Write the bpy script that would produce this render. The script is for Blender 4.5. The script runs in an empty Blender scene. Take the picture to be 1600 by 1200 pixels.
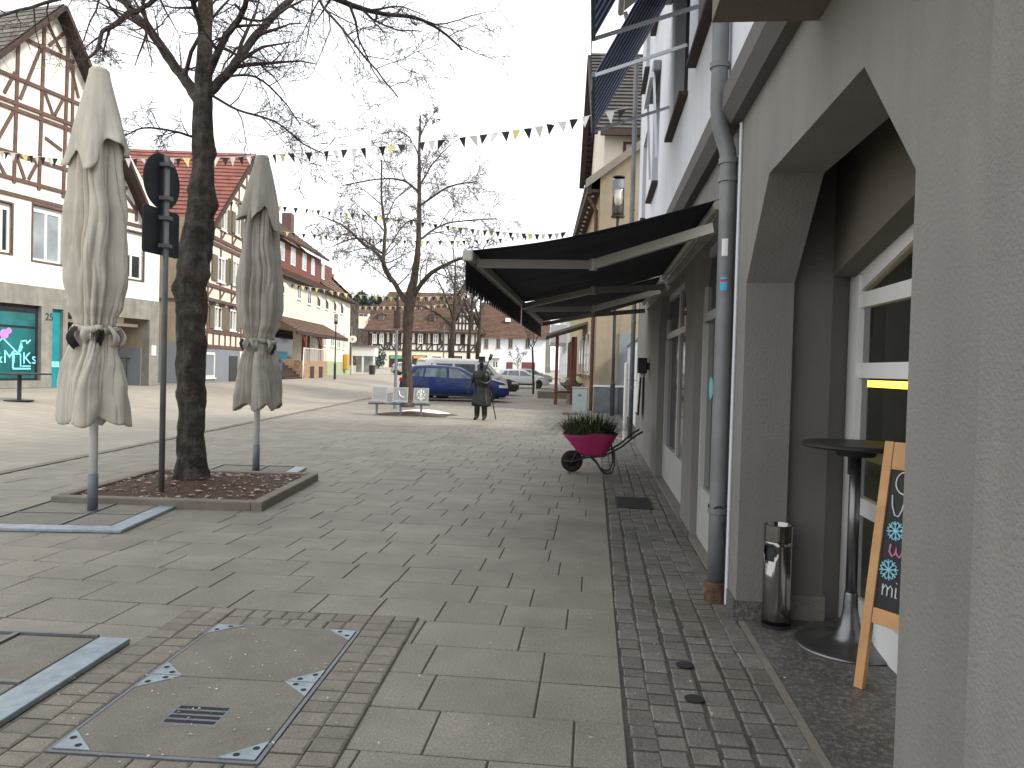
import bpy, math, random
from mathutils import Vector, Matrix, noise
random.seed(7)
S = bpy.context.scene
COL = S.collection
rad = math.radians
# ---------------------------------------------------------------- camera
PSI, TH, ROLL, FL, CZ = rad(6.0), math.atan(25/1208), .027, 1208.0, 1.55
hd = Vector((-math.sin(PSI), math.cos(PSI), 0)); zz = Vector((0, 0, 1))
CF = hd*math.cos(TH) - zz*math.sin(TH)
u0 = hd*math.sin(TH) + zz*math.cos(TH); r0 = Vector((math.cos(PSI), math.sin(PSI), 0))
CU = u0*math.cos(ROLL) - r0*math.sin(ROLL); CR = r0*math.cos(ROLL) + u0*math.sin(ROLL)
CP = Vector((0, 0, CZ))
cd = bpy.data.cameras.new('camera'); cam = bpy.data.objects.new('camera', cd); COL.objects.link(cam)
cd.sensor_width = 36; cd.lens = 36*FL/1600; cd.clip_start = .05; cd.clip_end = 3000
cam.matrix_world = Matrix(((CR.x, CU.x, -CF.x, 0), (CR.y, CU.y, -CF.y, 0), (CR.z, CU.z, -CF.z, CZ), (0, 0, 0, 1)))
S.camera = cam
# ---------------------------------------------------------------- world, sun, exposure
SUN_EL, SUN_AZ = 38.0, 78.0        # azimuth measured from +X towards -Y is 90-..; see direction below
w = bpy.data.worlds.new('World'); S.world = w; w.use_nodes = True
nt = w.node_tree; bg = nt.nodes['Background']
sky = nt.nodes.new('ShaderNodeTexSky'); sky.sky_type = 'NISHITA'; sky.sun_disc = False
sun_dir = Vector((math.cos(rad(SUN_EL))*.95, -math.cos(rad(SUN_EL))*.31, math.sin(rad(SUN_EL))))
sky.sun_elevation = rad(SUN_EL); sky.sun_rotation = math.atan2(sun_dir.x, sun_dir.y)
sky.air_density = 1.0; sky.dust_density = 3.0
mx = nt.nodes.new('ShaderNodeMix'); mx.data_type = 'RGBA'; mx.inputs[0].default_value = .88
mx.inputs[7].default_value = (8.6, 8.75, 9.0, 1)       # the even white cloud cover
nt.links.new(sky.outputs[0], mx.inputs[6]); nt.links.new(mx.outputs[2], bg.inputs[0])
bg.inputs[1].default_value = .1
sl = bpy.data.lights.new('sun', 'SUN'); sl.energy = 2.0; sl.angle = rad(11); sl.color = (1, .93, .82)
so = bpy.data.objects.new('sun', sl); COL.objects.link(so); so.rotation_euler = sun_dir.to_track_quat('Z', 'Y').to_euler()
S.view_settings.view_transform = 'Standard'; S.view_settings.look = 'None'; S.view_settings.gamma = 1
S.view_settings.exposure = .95
# ---------------------------------------------------------------- helpers
def ray(x, y): return CF + CR*((x-800)/FL) - CU*((y-600)/FL)
def on_z(x, y, z=0): d = ray(x, y); return CP + d*((z-CZ)/d.z)
def on_x(x, y, X): d = ray(x, y); return CP + d*(X/d.x)
def on_y(x, y, Y): d = ray(x, y); return CP + d*(Y/d.y)
def at_depth(x, y, D): d = ray(x, y); return CP + d*(D/d.dot(hd))
def sstep(a, b, t):
    t = max(0, min(1, (t-a)/(b-a))); return t*t*(3-2*t)
def terrain(X, Y):
    q = -(X + 6.67 + .0995*Y)
    return .42*sstep(1, 7, q) + .75*sstep(85, 115, Y)
def on_ground(x, y):
    z = 0
    for _ in range(30): p = on_z(x, y, z); z = .5*z + .5*terrain(p.x, p.y)
    return p
class MB:
    def __init__(s): s.v = []; s.f = []
    def add(s, vs, fs):
        n = len(s.v); s.v += [Vector(a) for a in vs]; s.f += [tuple(i+n for i in f) for f in fs]; return s
    def box(s, x0, x1, y0, y1, z0, z1):
        return s.add([(x0,y0,z0),(x1,y0,z0),(x1,y1,z0),(x0,y1,z0),(x0,y0,z1),(x1,y0,z1),(x1,y1,z1),(x0,y1,z1)],
                     [(0,3,2,1),(4,5,6,7),(0,1,5,4),(1,2,6,5),(2,3,7,6),(3,0,4,7)])
    def beam(s, p, q, wd, ht, up=(0,0,1)):
        p = Vector(p); q = Vector(q); d = (q-p).normalized(); up = Vector(up)
        a = d.cross(up)
        if a.length < 1e-4: a = d.cross(Vector((1,0,0)))
        a.normalize(); b = a.cross(d); a = a*(wd/2); b = b*(ht/2)
        return s.add([p-a-b, p+a-b, p+a+b, p-a+b, q-a-b, q+a-b, q+a+b, q-a+b],
                     [(0,3,2,1),(4,5,6,7),(0,1,5,4),(1,2,6,5),(2,3,7,6),(3,0,4,7)])
    def prism(s, pts, ax, a, b):
        def P(u, v, t): return {'x':(t,u,v),'y':(u,t,v),'z':(u,v,t)}[ax]
        n = len(pts)
        return s.add([P(u,v,a) for u,v in pts]+[P(u,v,b) for u,v in pts],
                     [tuple(range(n))[::-1], tuple(range(n,2*n))]+[(i,(i+1)%n,n+(i+1)%n,n+i) for i in range(n)])
    def tube(s, pts, r, n=8, cap=True):
        pts = [Vector(p) for p in pts]; m = len(pts)
        if not hasattr(r, '__len__'): r = [r]*m
        d0 = (pts[1]-pts[0]).normalized()
        a = d0.cross(Vector((0,0,1)) if abs(d0.z) < .9 else Vector((1,0,0))).normalized()
        vs = []
        for i in range(m):
            d = (pts[min(i+1,m-1)]-pts[max(i-1,0)])
            if d.length < 1e-9: d = d0
            d.normalize(); a = (a - d*a.dot(d)); a.normalize(); b = d.cross(a)
            for k in range(n):
                t = 2*math.pi*k/n; vs.append(pts[i]+(a*math.cos(t)+b*math.sin(t))*r[i])
        fs = [(i*n+k, i*n+(k+1)%n, (i+1)*n+(k+1)%n, (i+1)*n+k) for i in range(m-1) for k in range(n)]
        if cap: fs += [tuple(range(n))[::-1], tuple((m-1)*n+k for k in range(n))]
        return s.add(vs, fs)
    def lathe(s, prof, n=24, c=(0,0,0), axis='z'):
        c = Vector(c); vs = []
        for r, z in prof:
            for k in range(n):
                t = 2*math.pi*k/n; x, y = r*math.cos(t), r*math.sin(t)
                vs.append(c + Vector({'z':(x,y,z),'y':(x,z,y),'x':(z,x,y)}[axis]))
        m = len(prof)
        return s.add(vs, [(i*n+k, i*n+(k+1)%n, (i+1)*n+(k+1)%n, (i+1)*n+k) for i in range(m-1) for k in range(n)]
                     + [tuple(range(n))[::-1], tuple((m-1)*n+k for k in range(n))])
    def grid(s, fn, nu, nv, wrap=False):
        n = nu if wrap else nu+1
        vs = [fn(i/nu, j/nv) for j in range(nv+1) for i in range(n)]
        return s.add(vs, [(j*n+i, j*n+(i+1)%n, (j+1)*n+(i+1)%n, (j+1)*n+i) for j in range(nv) for i in range(nu)])
    def build(s, name, mat, parent=None, smooth=False, bevel=0, world=False, kind=None, solid=0):
        me = bpy.data.meshes.new(name)
        vs = s.v
        if world and parent is not None:
            inv = MATS[root_of(parent)].inverted(); vs = [inv @ v for v in vs]
        me.from_pydata([tuple(v) for v in vs], [], s.f); me.validate(); me.update()
        o = bpy.data.objects.new(name, me); COL.objects.link(o)
        if mat: me.materials.append(mat)
        if smooth: me.shade_smooth()
        if parent is not None: o.parent = parent
        if bevel:
            b = o.modifiers.new('bevel', 'BEVEL'); b.width = bevel; b.segments = 2; b.limit_method = 'ANGLE'; b.angle_limit = rad(40)
        if solid:
            b = o.modifiers.new('thick', 'SOLIDIFY'); b.thickness = solid; b.offset = 0
        if kind: o['kind'] = kind
        return o
MATS = {}
def root_of(o):
    while o.parent is not None: o = o.parent
    return o.name
def thing(name, label, cat, loc=(0,0,0), rz=0, group=None):
    o = bpy.data.objects.new(name, None); COL.objects.link(o); o.empty_display_size = .2
    o.location = loc; o.rotation_euler = (0,0,rz); o['label'] = label; o['category'] = cat
    if group: o['group'] = group
    MATS[o.name] = Matrix.Translation(Vector(loc)) @ Matrix.Rotation(rz, 4, 'Z')
    return o
def tag(o, label, cat, group=None):
    o['label'] = label; o['category'] = cat
    if group: o['group'] = group
    return o
def kids(o): return [c for c in bpy.data.objects if c.parent == o]
def copy_tree(o, parent=None):
    c = o.copy(); COL.objects.link(c); c.parent = parent
    for k in kids(o): copy_tree(k, c)
    return c
def dup(o, loc, rz, label, group=None):
    c = copy_tree(o); c.location = loc; c.rotation_euler = (0,0,rz); c['label'] = label
    MATS[c.name] = Matrix.Translation(Vector(loc)) @ Matrix.Rotation(rz, 4, 'Z')
    if group: c['group'] = group
    return c
# ---------------------------------------------------------------- materials
def M(name, col, rough=.7, var=.15, scale=3, bump=.15, bscale=40, metal=0, island=0, spec=.5, stain=None, stain_scale=1.2, stain_amt=.5, coat=0, speck=0):
    m = bpy.data.materials.new(name); m.use_nodes = True; t = m.node_tree; N = t.nodes; L = t.links
    p = N['Principled BSDF']; p.inputs['Roughness'].default_value = rough; p.inputs['Metallic'].default_value = metal
    p.inputs['Specular IOR Level'].default_value = spec; p.inputs['Coat Weight'].default_value = coat
    tc = N.new('ShaderNodeTexCoord')
    n1 = N.new('ShaderNodeTexNoise'); n1.inputs['Scale'].default_value = scale; n1.inputs['Detail'].default_value = 6
    L.new(tc.outputs['Object'], n1.inputs['Vector'])
    r = N.new('ShaderNodeMapRange'); r.inputs[1].default_value = .3; r.inputs[2].default_value = .7
    r.inputs[3].default_value = 1-var; r.inputs[4].default_value = 1+var; L.new(n1.outputs[0], r.inputs[0])
    fac = r.outputs[0]
    if island:
        g = N.new('ShaderNodeNewGeometry'); r2 = N.new('ShaderNodeMapRange'); r2.inputs[3].default_value = 1-island; r2.inputs[4].default_value = 1+island
        L.new(g.outputs['Random Per Island'], r2.inputs[0]); mm = N.new('ShaderNodeMath'); mm.operation = 'MULTIPLY'
        L.new(fac, mm.inputs[0]); L.new(r2.outputs[0], mm.inputs[1]); fac = mm.outputs[0]
    if speck:
        n3 = N.new('ShaderNodeTexNoise'); n3.inputs['Scale'].default_value = 160; n3.inputs['Detail'].default_value = 2; L.new(tc.outputs['Object'], n3.inputs['Vector'])
        r3 = N.new('ShaderNodeMapRange'); r3.inputs[1].default_value = .35; r3.inputs[2].default_value = .65; r3.inputs[3].default_value = 1-speck; r3.inputs[4].default_value = 1+speck
        L.new(n3.outputs[0], r3.inputs[0]); mm = N.new('ShaderNodeMath'); mm.operation = 'MULTIPLY'
        L.new(fac, mm.inputs[0]); L.new(r3.outputs[0], mm.inputs[1]); fac = mm.outputs[0]
    v = N.new('ShaderNodeVectorMath'); v.operation = 'SCALE'; v.inputs[0].default_value = col[:3]; L.new(fac, v.inputs['Scale'])
    out = v.outputs[0]
    if stain:
        n2 = N.new('ShaderNodeTexNoise'); n2.inputs['Scale'].default_value = stain_scale; n2.inputs['Detail'].default_value = 8; n2.inputs['Roughness'].default_value = .65
        L.new(tc.outputs['Object'], n2.inputs['Vector'])
        r4 = N.new('ShaderNodeMapRange'); r4.inputs[1].default_value = .48; r4.inputs[2].default_value = .72; r4.inputs[4].default_value = stain_amt; L.new(n2.outputs[0], r4.inputs[0])
        mi = N.new('ShaderNodeMix'); mi.data_type = 'RGBA'; L.new(r4.outputs[0], mi.inputs[0]); L.new(out, mi.inputs[6]); mi.inputs[7].default_value = (*stain, 1); out = mi.outputs[2]
    L.new(out, p.inputs['Base Color'])
    if bump:
        nb = N.new('ShaderNodeTexNoise'); nb.inputs['Scale'].default_value = bscale; nb.inputs['Detail'].default_value = 5; L.new(tc.outputs['Object'], nb.inputs['Vector'])
        b = N.new('ShaderNodeBump'); b.inputs['Strength'].default_value = bump; b.inputs['Distance'].default_value = .02; L.new(nb.outputs[0], b.inputs['Height']); L.new(b.outputs[0], p.inputs['Normal'])
    return m
def streaks(m, amt=.22):
    # rain streaks and splash dirt running down a rendered wall
    t = m.node_tree; N = t.nodes; L = t.links; p = N['Principled BSDF']; src = p.inputs['Base Color'].links[0].from_socket
    tc = N.new('ShaderNodeTexCoord'); mp = N.new('ShaderNodeMapping'); mp.inputs['Scale'].default_value = (2.4, 2.4, .3); L.new(tc.outputs['Object'], mp.inputs[0])
    n = N.new('ShaderNodeTexNoise'); n.inputs['Scale'].default_value = 1.6; n.inputs['Detail'].default_value = 7; n.inputs['Roughness'].default_value = .6; L.new(mp.outputs[0], n.inputs['Vector'])
    r = N.new('ShaderNodeMapRange'); r.inputs[1].default_value = .35; r.inputs[2].default_value = .68; r.inputs[3].default_value = 1+amt*.5; r.inputs[4].default_value = 1-amt; L.new(n.outputs[0], r.inputs[0])
    v = N.new('ShaderNodeVectorMath'); v.operation = 'SCALE'; L.new(src, v.inputs[0]); L.new(r.outputs[0], v.inputs['Scale']); L.new(v.outputs[0], p.inputs['Base Color'])
def emis(name, col, st):
    m = bpy.data.materials.new(name); m.use_nodes = True; p = m.node_tree.nodes['Principled BSDF']
    p.inputs['Base Color'].default_value = (*col, 1); p.inputs['Emission Color'].default_value = (*col, 1); p.inputs['Emission Strength'].default_value = st
    return m
def glassy(name, tint=(.9,.95,.95), refl=.3):
    m = bpy.data.materials.new(name); m.use_nodes = True; t = m.node_tree; N = t.nodes; N.remove(N['Principled BSDF'])
    a = N.new('ShaderNodeBsdfTransparent'); a.inputs[0].default_value = (*tint, 1)
    g = N.new('ShaderNodeBsdfGlossy'); g.inputs['Roughness'].default_value = .02
    f = N.new('ShaderNodeFresnel'); f.inputs[0].default_value = 1.5
    ad = N.new('ShaderNodeMath'); ad.operation = 'ADD'; ad.use_clamp = True; ad.inputs[1].default_value = refl-.04; t.links.new(f.outputs[0], ad.inputs[0])
    mi = N.new('ShaderNodeMixShader'); t.links.new(ad.outputs[0], mi.inputs[0]); t.links.new(a.outputs[0], mi.inputs[1]); t.links.new(g.outputs[0], mi.inputs[2])
    t.links.new(mi.outputs[0], N['Material Output'].inputs[0]); return m
def stripes(name, c1, c2, axis, freq, rough=.8, duty=.5):
    m = M(name, c1, rough, .1, 4, .1, 120); t = m.node_tree; N = t.nodes; L = t.links; p = N['Principled BSDF']
    tc = N.new('ShaderNodeTexCoord'); sp = N.new('ShaderNodeSeparateXYZ'); L.new(tc.outputs['Object'], sp.inputs[0])
    a = N.new('ShaderNodeMath'); a.operation = 'MULTIPLY'; a.inputs[1].default_value = freq; L.new(sp.outputs[axis], a.inputs[0])
    b = N.new('ShaderNodeMath'); b.operation = 'FRACT'; L.new(a.outputs[0], b.inputs[0])
    c = N.new('ShaderNodeMath'); c.operation = 'GREATER_THAN'; c.inputs[1].default_value = duty; L.new(b.outputs[0], c.inputs[0])
    mi = N.new('ShaderNodeMix'); mi.data_type = 'RGBA'; L.new(c.outputs[0], mi.inputs[0]); mi.inputs[6].default_value = (*c1, 1); mi.inputs[7].default_value = (*c2, 1)
    L.new(mi.outputs[2], p.inputs['Base Color']); return m
MT = dict(
 slab=M('slab', (.240,.219,.182), .72, .13, 2.5, .3, 60, island=.065, speck=.30, stain=(.13,.119,.098), stain_scale=.5, stain_amt=.6),
 joint=M('joint', (.07,.062,.05), .95, .3, 8, .4, 50),
 sett=M('sett', (.155,.147,.126), .62, .16, 9, .4, 50, island=.2, speck=.25, stain=(.075,.082,.045), stain_scale=1.1, stain_amt=.6),
 sett2=M('sett_pale', (.205,.185,.15), .75, .14, 9, .35, 50, island=.13, speck=.2, stain=(.2,.17,.12), stain_scale=1.5, stain_amt=.4),
 granite=M('granite', (.085,.08,.074), .42, .3, 4, .12, 60, speck=.5, stain=(.26,.255,.24), stain_scale=38, stain_amt=.9),
 concrete=M('concrete', (.19,.174,.142), .85, .14, 3, .2, 60, speck=.22, stain=(.27,.25,.215), stain_scale=9, stain_amt=.35),
 galv=M('galvanised', (.30,.36,.40), .5, .2, 14, .1, 30, .35, stain=(.42,.47,.50), stain_scale=22, stain_amt=.4),
 darkmetal=M('dark_metal', (.035,.036,.04), .45, .2, 5, .05, 60, .4),
 greymetal=M('grey_metal', (.17,.19,.21), .5, .15, 5, .05, 40, .25),
 zinc=M('zinc', (.18,.185,.188), .5, .22, 3, .08, 12, .2, stain=(.22,.23,.23), stain_scale=3, stain_amt=.5),
 steel=M('polished_steel', (.33,.32,.30), .16, .08, 3, .03, 14, 1.0),
 brushed=M('brushed_steel', (.20,.20,.205), .33, .2, 6, .05, 25, .9),
 rust=M('rust', (.11,.065,.04), .9, .6, 14, .4, 60),
 joint2=M('sett_joint', (.085,.078,.062), .95, .3, 8, .4, 50), doorwhite=M('dull_white_paint', (.46,.46,.43), .45, .06, 4, .05, 40), carpane=M('car_glass', (.13,.165,.19), .05, .5, 1.2, 0, spec=.9),  # carpane: light showing through and reflected by windows is put into the colour
 white=M('white_paint', (.76,.76,.73), .45, .04, 4, .05, 40),
 whitepole=M('white_pole', (.78,.77,.73), .4, .05, 3, .03, 30, stain=(.6,.57,.5), stain_scale=4, stain_amt=.3),
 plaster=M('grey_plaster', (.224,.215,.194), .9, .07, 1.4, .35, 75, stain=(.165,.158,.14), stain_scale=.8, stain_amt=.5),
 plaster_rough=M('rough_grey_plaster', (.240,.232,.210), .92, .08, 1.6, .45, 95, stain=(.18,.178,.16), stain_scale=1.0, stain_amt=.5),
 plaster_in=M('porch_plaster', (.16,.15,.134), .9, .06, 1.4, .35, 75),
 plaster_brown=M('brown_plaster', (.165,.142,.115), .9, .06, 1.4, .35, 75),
 whitewall=M('white_render', (.70,.73,.77), .9, .06, .9, .25, 60, stain=(.55,.58,.62), stain_scale=.7, stain_amt=.4),
 moulding=M('grey_moulding', (.125,.12,.112), .85, .08, 2, .2, 50),
 cream=M('cream_render', (.74,.70,.56), .9, .05, .8, .1, 40),
 creamlight=M('pale_render', (.78,.76,.68), .9, .05, .8, .1, 40, stain=(.66,.64,.56), stain_scale=.5, stain_amt=.4),
 pinkcream=M('pinkish_render', (.76,.69,.57), .9, .05, .8, .1, 40),
 beige=M('beige_brick', (.30,.25,.175), .9, .1, 2, .2, 30, stain=(.25,.205,.14), stain_scale=.8, stain_amt=.5),
 orange=M('apricot_render', (.50,.38,.24), .9, .06, .9, .1, 40),
 yellow=M('yellow_render', (.55,.52,.30), .9, .05, .8, .1, 40),
 greybase=M('grey_blue_base', (.21,.235,.265), .85, .08, .8, .1, 40),
 stonegrey=M('grey_stone_cladding', (.24,.235,.21), .8, .16, 3, .25, 25, stain=(.17,.165,.15), stain_scale=1.2, stain_amt=.5),
 timber=M('brown_timber', (.115,.068,.055), .8, .25, 5, .2, 20),
 timberdark=M('dark_timber', (.045,.028,.022), .8, .25, 5, .2, 20),
 redwood=M('red_brown_boards', (.15,.048,.036), .75, .25, 3, .2, 15),
 tilered=M('red_tile', (.20,.068,.052), .8, .2, 2, .2, 12, island=.22),
 tilebrown=M('brown_tile', (.125,.072,.052), .85, .25, 2, .2, 12, island=.2, stain=(.10,.075,.05), stain_scale=.35, stain_amt=.7),
 tilegrey=M('grey_tile', (.13,.115,.10), .8, .2, 2, .2, 12, island=.25),
 tiledark=M('dark_tile', (.06,.055,.052), .55, .2, 2, .2, 12, island=.3),
 shutter=M('olive_shutter', (.13,.115,.075), .75, .15, 3, .1, 20),
 pane=M('dark_pane', (.035,.042,.048), .06, .3, .6, 0, spec=.9),
 panelight=M('curtained_pane', (.30,.34,.36), .12, .3, 1.2, 0, spec=.8),
 glass=glassy('shop_glass', (.84,.90,.89), .22),
 teal=M('teal_foil', (.015,.26,.30), .25, .15, 2, 0, spec=.8),
 tealpane=M('teal_shop_pane', (.02,.12,.13), .08, .6, .8, 0, spec=.9),
 cyan=M('cyan_paint', (.25,.75,.85), .5, .03), pink=M('lilac_paint', (.50,.25,.62), .5, .1),
 navy=M('navy_awning', (.010,.011,.019), .85, .2, 4, .15, 60),
 alu=M('beige_aluminium', (.42,.40,.35), .45, .08, 4, .04, 30, .2),
 cloth=M('ecru_canvas', (.55,.51,.43), .92, .08, 5, .15, 130, stain=(.44,.41,.35), stain_scale=2.2, stain_amt=.45),
 cloth_shaded=M('shaded_canvas', (.40,.37,.32), .92, .1, 5, .15, 130, stain=(.30,.275,.24), stain_scale=2.2, stain_amt=.45),  # second parasol: same canvas, its dimmer light put into a greyer colour
 bark=M('bark', (.046,.038,.030), .95, .5, 9, 1.0, 30, stain=(.17,.165,.145), stain_scale=7, stain_amt=.55),
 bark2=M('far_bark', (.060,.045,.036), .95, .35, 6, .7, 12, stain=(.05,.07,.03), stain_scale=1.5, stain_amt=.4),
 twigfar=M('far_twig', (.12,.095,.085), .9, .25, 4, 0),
 twig=M('twig', (.075,.052,.045), .9, .25, 4, 0),
 soil=M('soil', (.07,.045,.032), .95, .35, 10, .8, 30, stain=(.12,.05,.03), stain_scale=4, stain_amt=.5),
 leaf=M('dead_leaf', (.36,.28,.19), .9, .4, 30, 0, island=.5),
 petal=M('pale_litter', (.50,.46,.38), .9, .3, 30, 0, island=.5),
 kerb=M('kerb_stone', (.20,.178,.145), .85, .14, 3, .3, 50, speck=.2, stain=(.13,.11,.09), stain_scale=2.5, stain_amt=.5),
 bronze=M('bronze', (.021,.023,.023), .42, .25, 7, .15, 30, .55),
 pinkpaint=M('magenta_paint', (.42,.03,.13), .4, .15, 4, .05, 30),
 rubber=M('rubber', (.018,.018,.02), .85, .2, 9, .1, 60),
 grass=M('reed_leaf', (.060,.082,.026), .7, .3, 9, 0, island=.55),
 wood=M('pale_wood', (.55,.30,.12), .5, .16, 6, .08, 30),
 board=M('blackboard', (.012,.012,.014), .6, .3, 5, .03, 40),
 chalk=M('chalk', (.75,.75,.75), .95, .1), chalkblue=M('blue_chalk', (.30,.66,.78), .95, .1), chalkpink=M('pink_chalk', (.75,.25,.42), .95, .1),
 snow=M('snow', (.85,.86,.88), .7, .05, 5, .2, 20),
 seatmetal=M('seat_mesh', (.33,.34,.335), .45, .1, 40, .2, 120, .4),
 black=M('black_cloth', (.02,.02,.022), .9, .1), paleflag=M('white_cloth', (.74,.73,.66), .9, .06), yellowflag=M('yellow_cloth', (.78,.68,.22), .9, .06),
 carblue=M('blue_car_paint', (.005,.028,.135), .3, .05, 2, 0, coat=.25, spec=.3), carwhite=M('white_car_paint', (.72,.74,.74), .3, .03, 2, 0, coat=.6),
 carsilver=M('silver_car_paint', (.42,.42,.41), .3, .04, 2, 0, .4, coat=.6), cardark=M('dark_car_paint', (.025,.028,.035), .25, .05, 2, 0, coat=.8),
 redlamp=M('red_lamp', (.45,.012,.015), .2, .1), headlamp=M('clear_lamp', (.65,.68,.7), .1, .1, spec=.9),
 evergreen=M('evergreen', (.075,.11,.105), .9, .3, 2, 0, island=.4), hill=M('hillside', (.085,.08,.055), .95, .4, .05, 0),  # evergreen: distance haze mixed into the colour as a paler blue-green
 brush=M('bare_wood', (.13,.105,.085), .95, .35, .3, 0, island=.35),
 square=M('square_paving', (.325,.298,.25), .85, .08, .5, .15, 40, speck=.12, stain=(.27,.24,.19), stain_scale=.3, stain_amt=.5),
 blueboard=M('blue_board', (.06,.42,.70), .5, .12, 8), greensign=emis('green_sign', (.10,.40,.16), .08), orangesign=emis('orange_sign', (.62,.30,.07), .08),
 greenplinth=M('green_plinth', (.33,.40,.24), .85, .08), brickred=M('brick_base', (.36,.235,.15), .85, .4, 6),
 interior=M('shop_interior', (.22,.235,.225), .9, .3, 1.5, 0), curtain=M('curtain', (.62,.68,.64), .9, .2, 8, 0),
 lamp=emis('warm_tube', (1.0,.62,.07), 3.0), lampglass=M('lamp_glass', (.62,.60,.53), .2, .05, spec=.8), cabinet=M('grey_cabinet', (.36,.40,.40), .6, .06),
 orangepaint=M('yellow_paint', (.50,.29,.05), .5, .05), bluebin=M('blue_plastic', (.03,.10,.32), .5, .1), terracotta=M('terracotta', (.33,.13,.07), .8, .2),
)
for k_,a_ in (('plaster',.10),('plaster_rough',.10),('whitewall',.05),('creamlight',.08),('beige',.14),('stonegrey',.2),('zinc',.12),('cloth',.12),('cloth_shaded',.12)): streaks(MT[k_], a_)
# ---------------------------------------------------------------- ground
def paving_square_mat():
    m = MT['square']; t = m.node_tree; N = t.nodes; L = t.links; p = N['Principled BSDF']
    src = p.inputs['Base Color'].links[0].from_socket
    tc = N.new('ShaderNodeTexCoord'); b = N.new('ShaderNodeTexBrick'); b.inputs['Scale'].default_value = 1
    b.inputs['Brick Width'].default_value = .62; b.inputs['Row Height'].default_value = .42; b.inputs['Mortar Size'].default_value = .007
    b.inputs['Color1'].default_value = (1,1,1,1); b.inputs['Color2'].default_value = (.9,.9,.9,1); b.inputs['Mortar'].default_value = (.5,.48,.44,1)
    L.new(tc.outputs['Object'], b.inputs['Vector'])
    mi = N.new('ShaderNodeMix'); mi.data_type = 'RGBA'; mi.blend_type = 'MULTIPLY'; mi.inputs[0].default_value = 1
    L.new(src, mi.inputs[6]); L.new(b.outputs[0], mi.inputs[7]); L.new(mi.outputs[2], p.inputs['Base Color'])
paving_square_mat()
xs = [-400,-250,-150,-90,-60,-45,-36]+[-30+i*.75 for i in range(33)]+[-5+i*2.5 for i in range(1,10)]+[30,60,150,400]
ys = [-40,-20,-10]+[i*2.0 for i in range(-4,62)]+[130,150,180,230,300,420,700,1200]
g = MB(); nx = len(xs)
for y in ys:
    for x in xs: g.v.append(Vector((x, y, terrain(x, y)-.012)))
g.f = [(j*nx+i, j*nx+i+1, (j+1)*nx+i+1, (j+1)*nx+i) for j in range(len(ys)-1) for i in range(nx-1)]
g.build('square', MT['square'], smooth=True, kind='structure')
def kline(Y): return -6.67 - .0995*Y
def chamfer_stone(mb, x0, x1, y0, y1, zt, zb, c, ch, M3=None):
    j = lambda a: random.uniform(-a, a)
    lo = [(x0,y0),(x1,y0),(x1,y1),(x0,y1)]; hi = [(x0+c,y0+c),(x1-c,y0+c),(x1-c,y1-c),(x0+c,y1-c)]
    tl = [j(.0012) for _ in range(4)]
    vs = [Vector((a,b,zb)) for a,b in lo]+[Vector((a,b,zt-ch)) for a,b in lo]+[Vector((a,b,zt+tl[i])) for i,(a,b) in enumerate(hi)]
    if M3: vs = [M3 @ v for v in vs]
    fs = [(8,9,10,11)]+[(i,(i+1)%4,4+(i+1)%4,4+i) for i in range(4)]+[(4+i,4+(i+1)%4,8+(i+1)%4,8+i) for i in range(4)]
    mb.add(vs, fs)
bed = MB(); bed.add([(kline(-6),-6,-.0055),(1.6,-6,-.0055),(1.6,24,-.0055),(.4,60,-.0055),(kline(60),60,-.0055)], [(0,1,2,3,4)])
bed.build('paving_bed', MT['joint'], kind='structure')
sl_ = MB(); y = -3.0; row = 0; R_ = random.Random(3)
while y < 58:
    d = .40; xr = .182 if y < 17.5 else (.7 if y < 28 else .05-.07*(y-28.3))
    x = xr; first = True
    while x > kline(y)-.05:
        wd = R_.choice([.40,.40,.52,.60,.60]) if not first else R_.choice([.22,.3,.4,.5,.55])
        first = False; x0 = max(x-wd, kline(y)+.02)
        if x-x0 > .05: chamfer_stone(sl_, x0+.0045, x-.0045, y+.0045, y+d-.0045, R_.uniform(-.0012,.0016), -.03, .004, .003)
        x -= wd
    y += d; row += 1
sl_.build('pavement', MT['slab'], kind='structure')
kb = MB(); y = -4.0
while y < 58:
    L_ = R_.uniform(.9,1.1)
    kb.add([(kline(y)-.16,y+.006,.004),(kline(y),y+.006,.004),(kline(y+L_),y+L_,.004),(kline(y+L_)-.16,y+L_,.004)],[(0,1,2,3)]); y += L_
kb.build('kerb_line', MT['kerb'], kind='structure')
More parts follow.
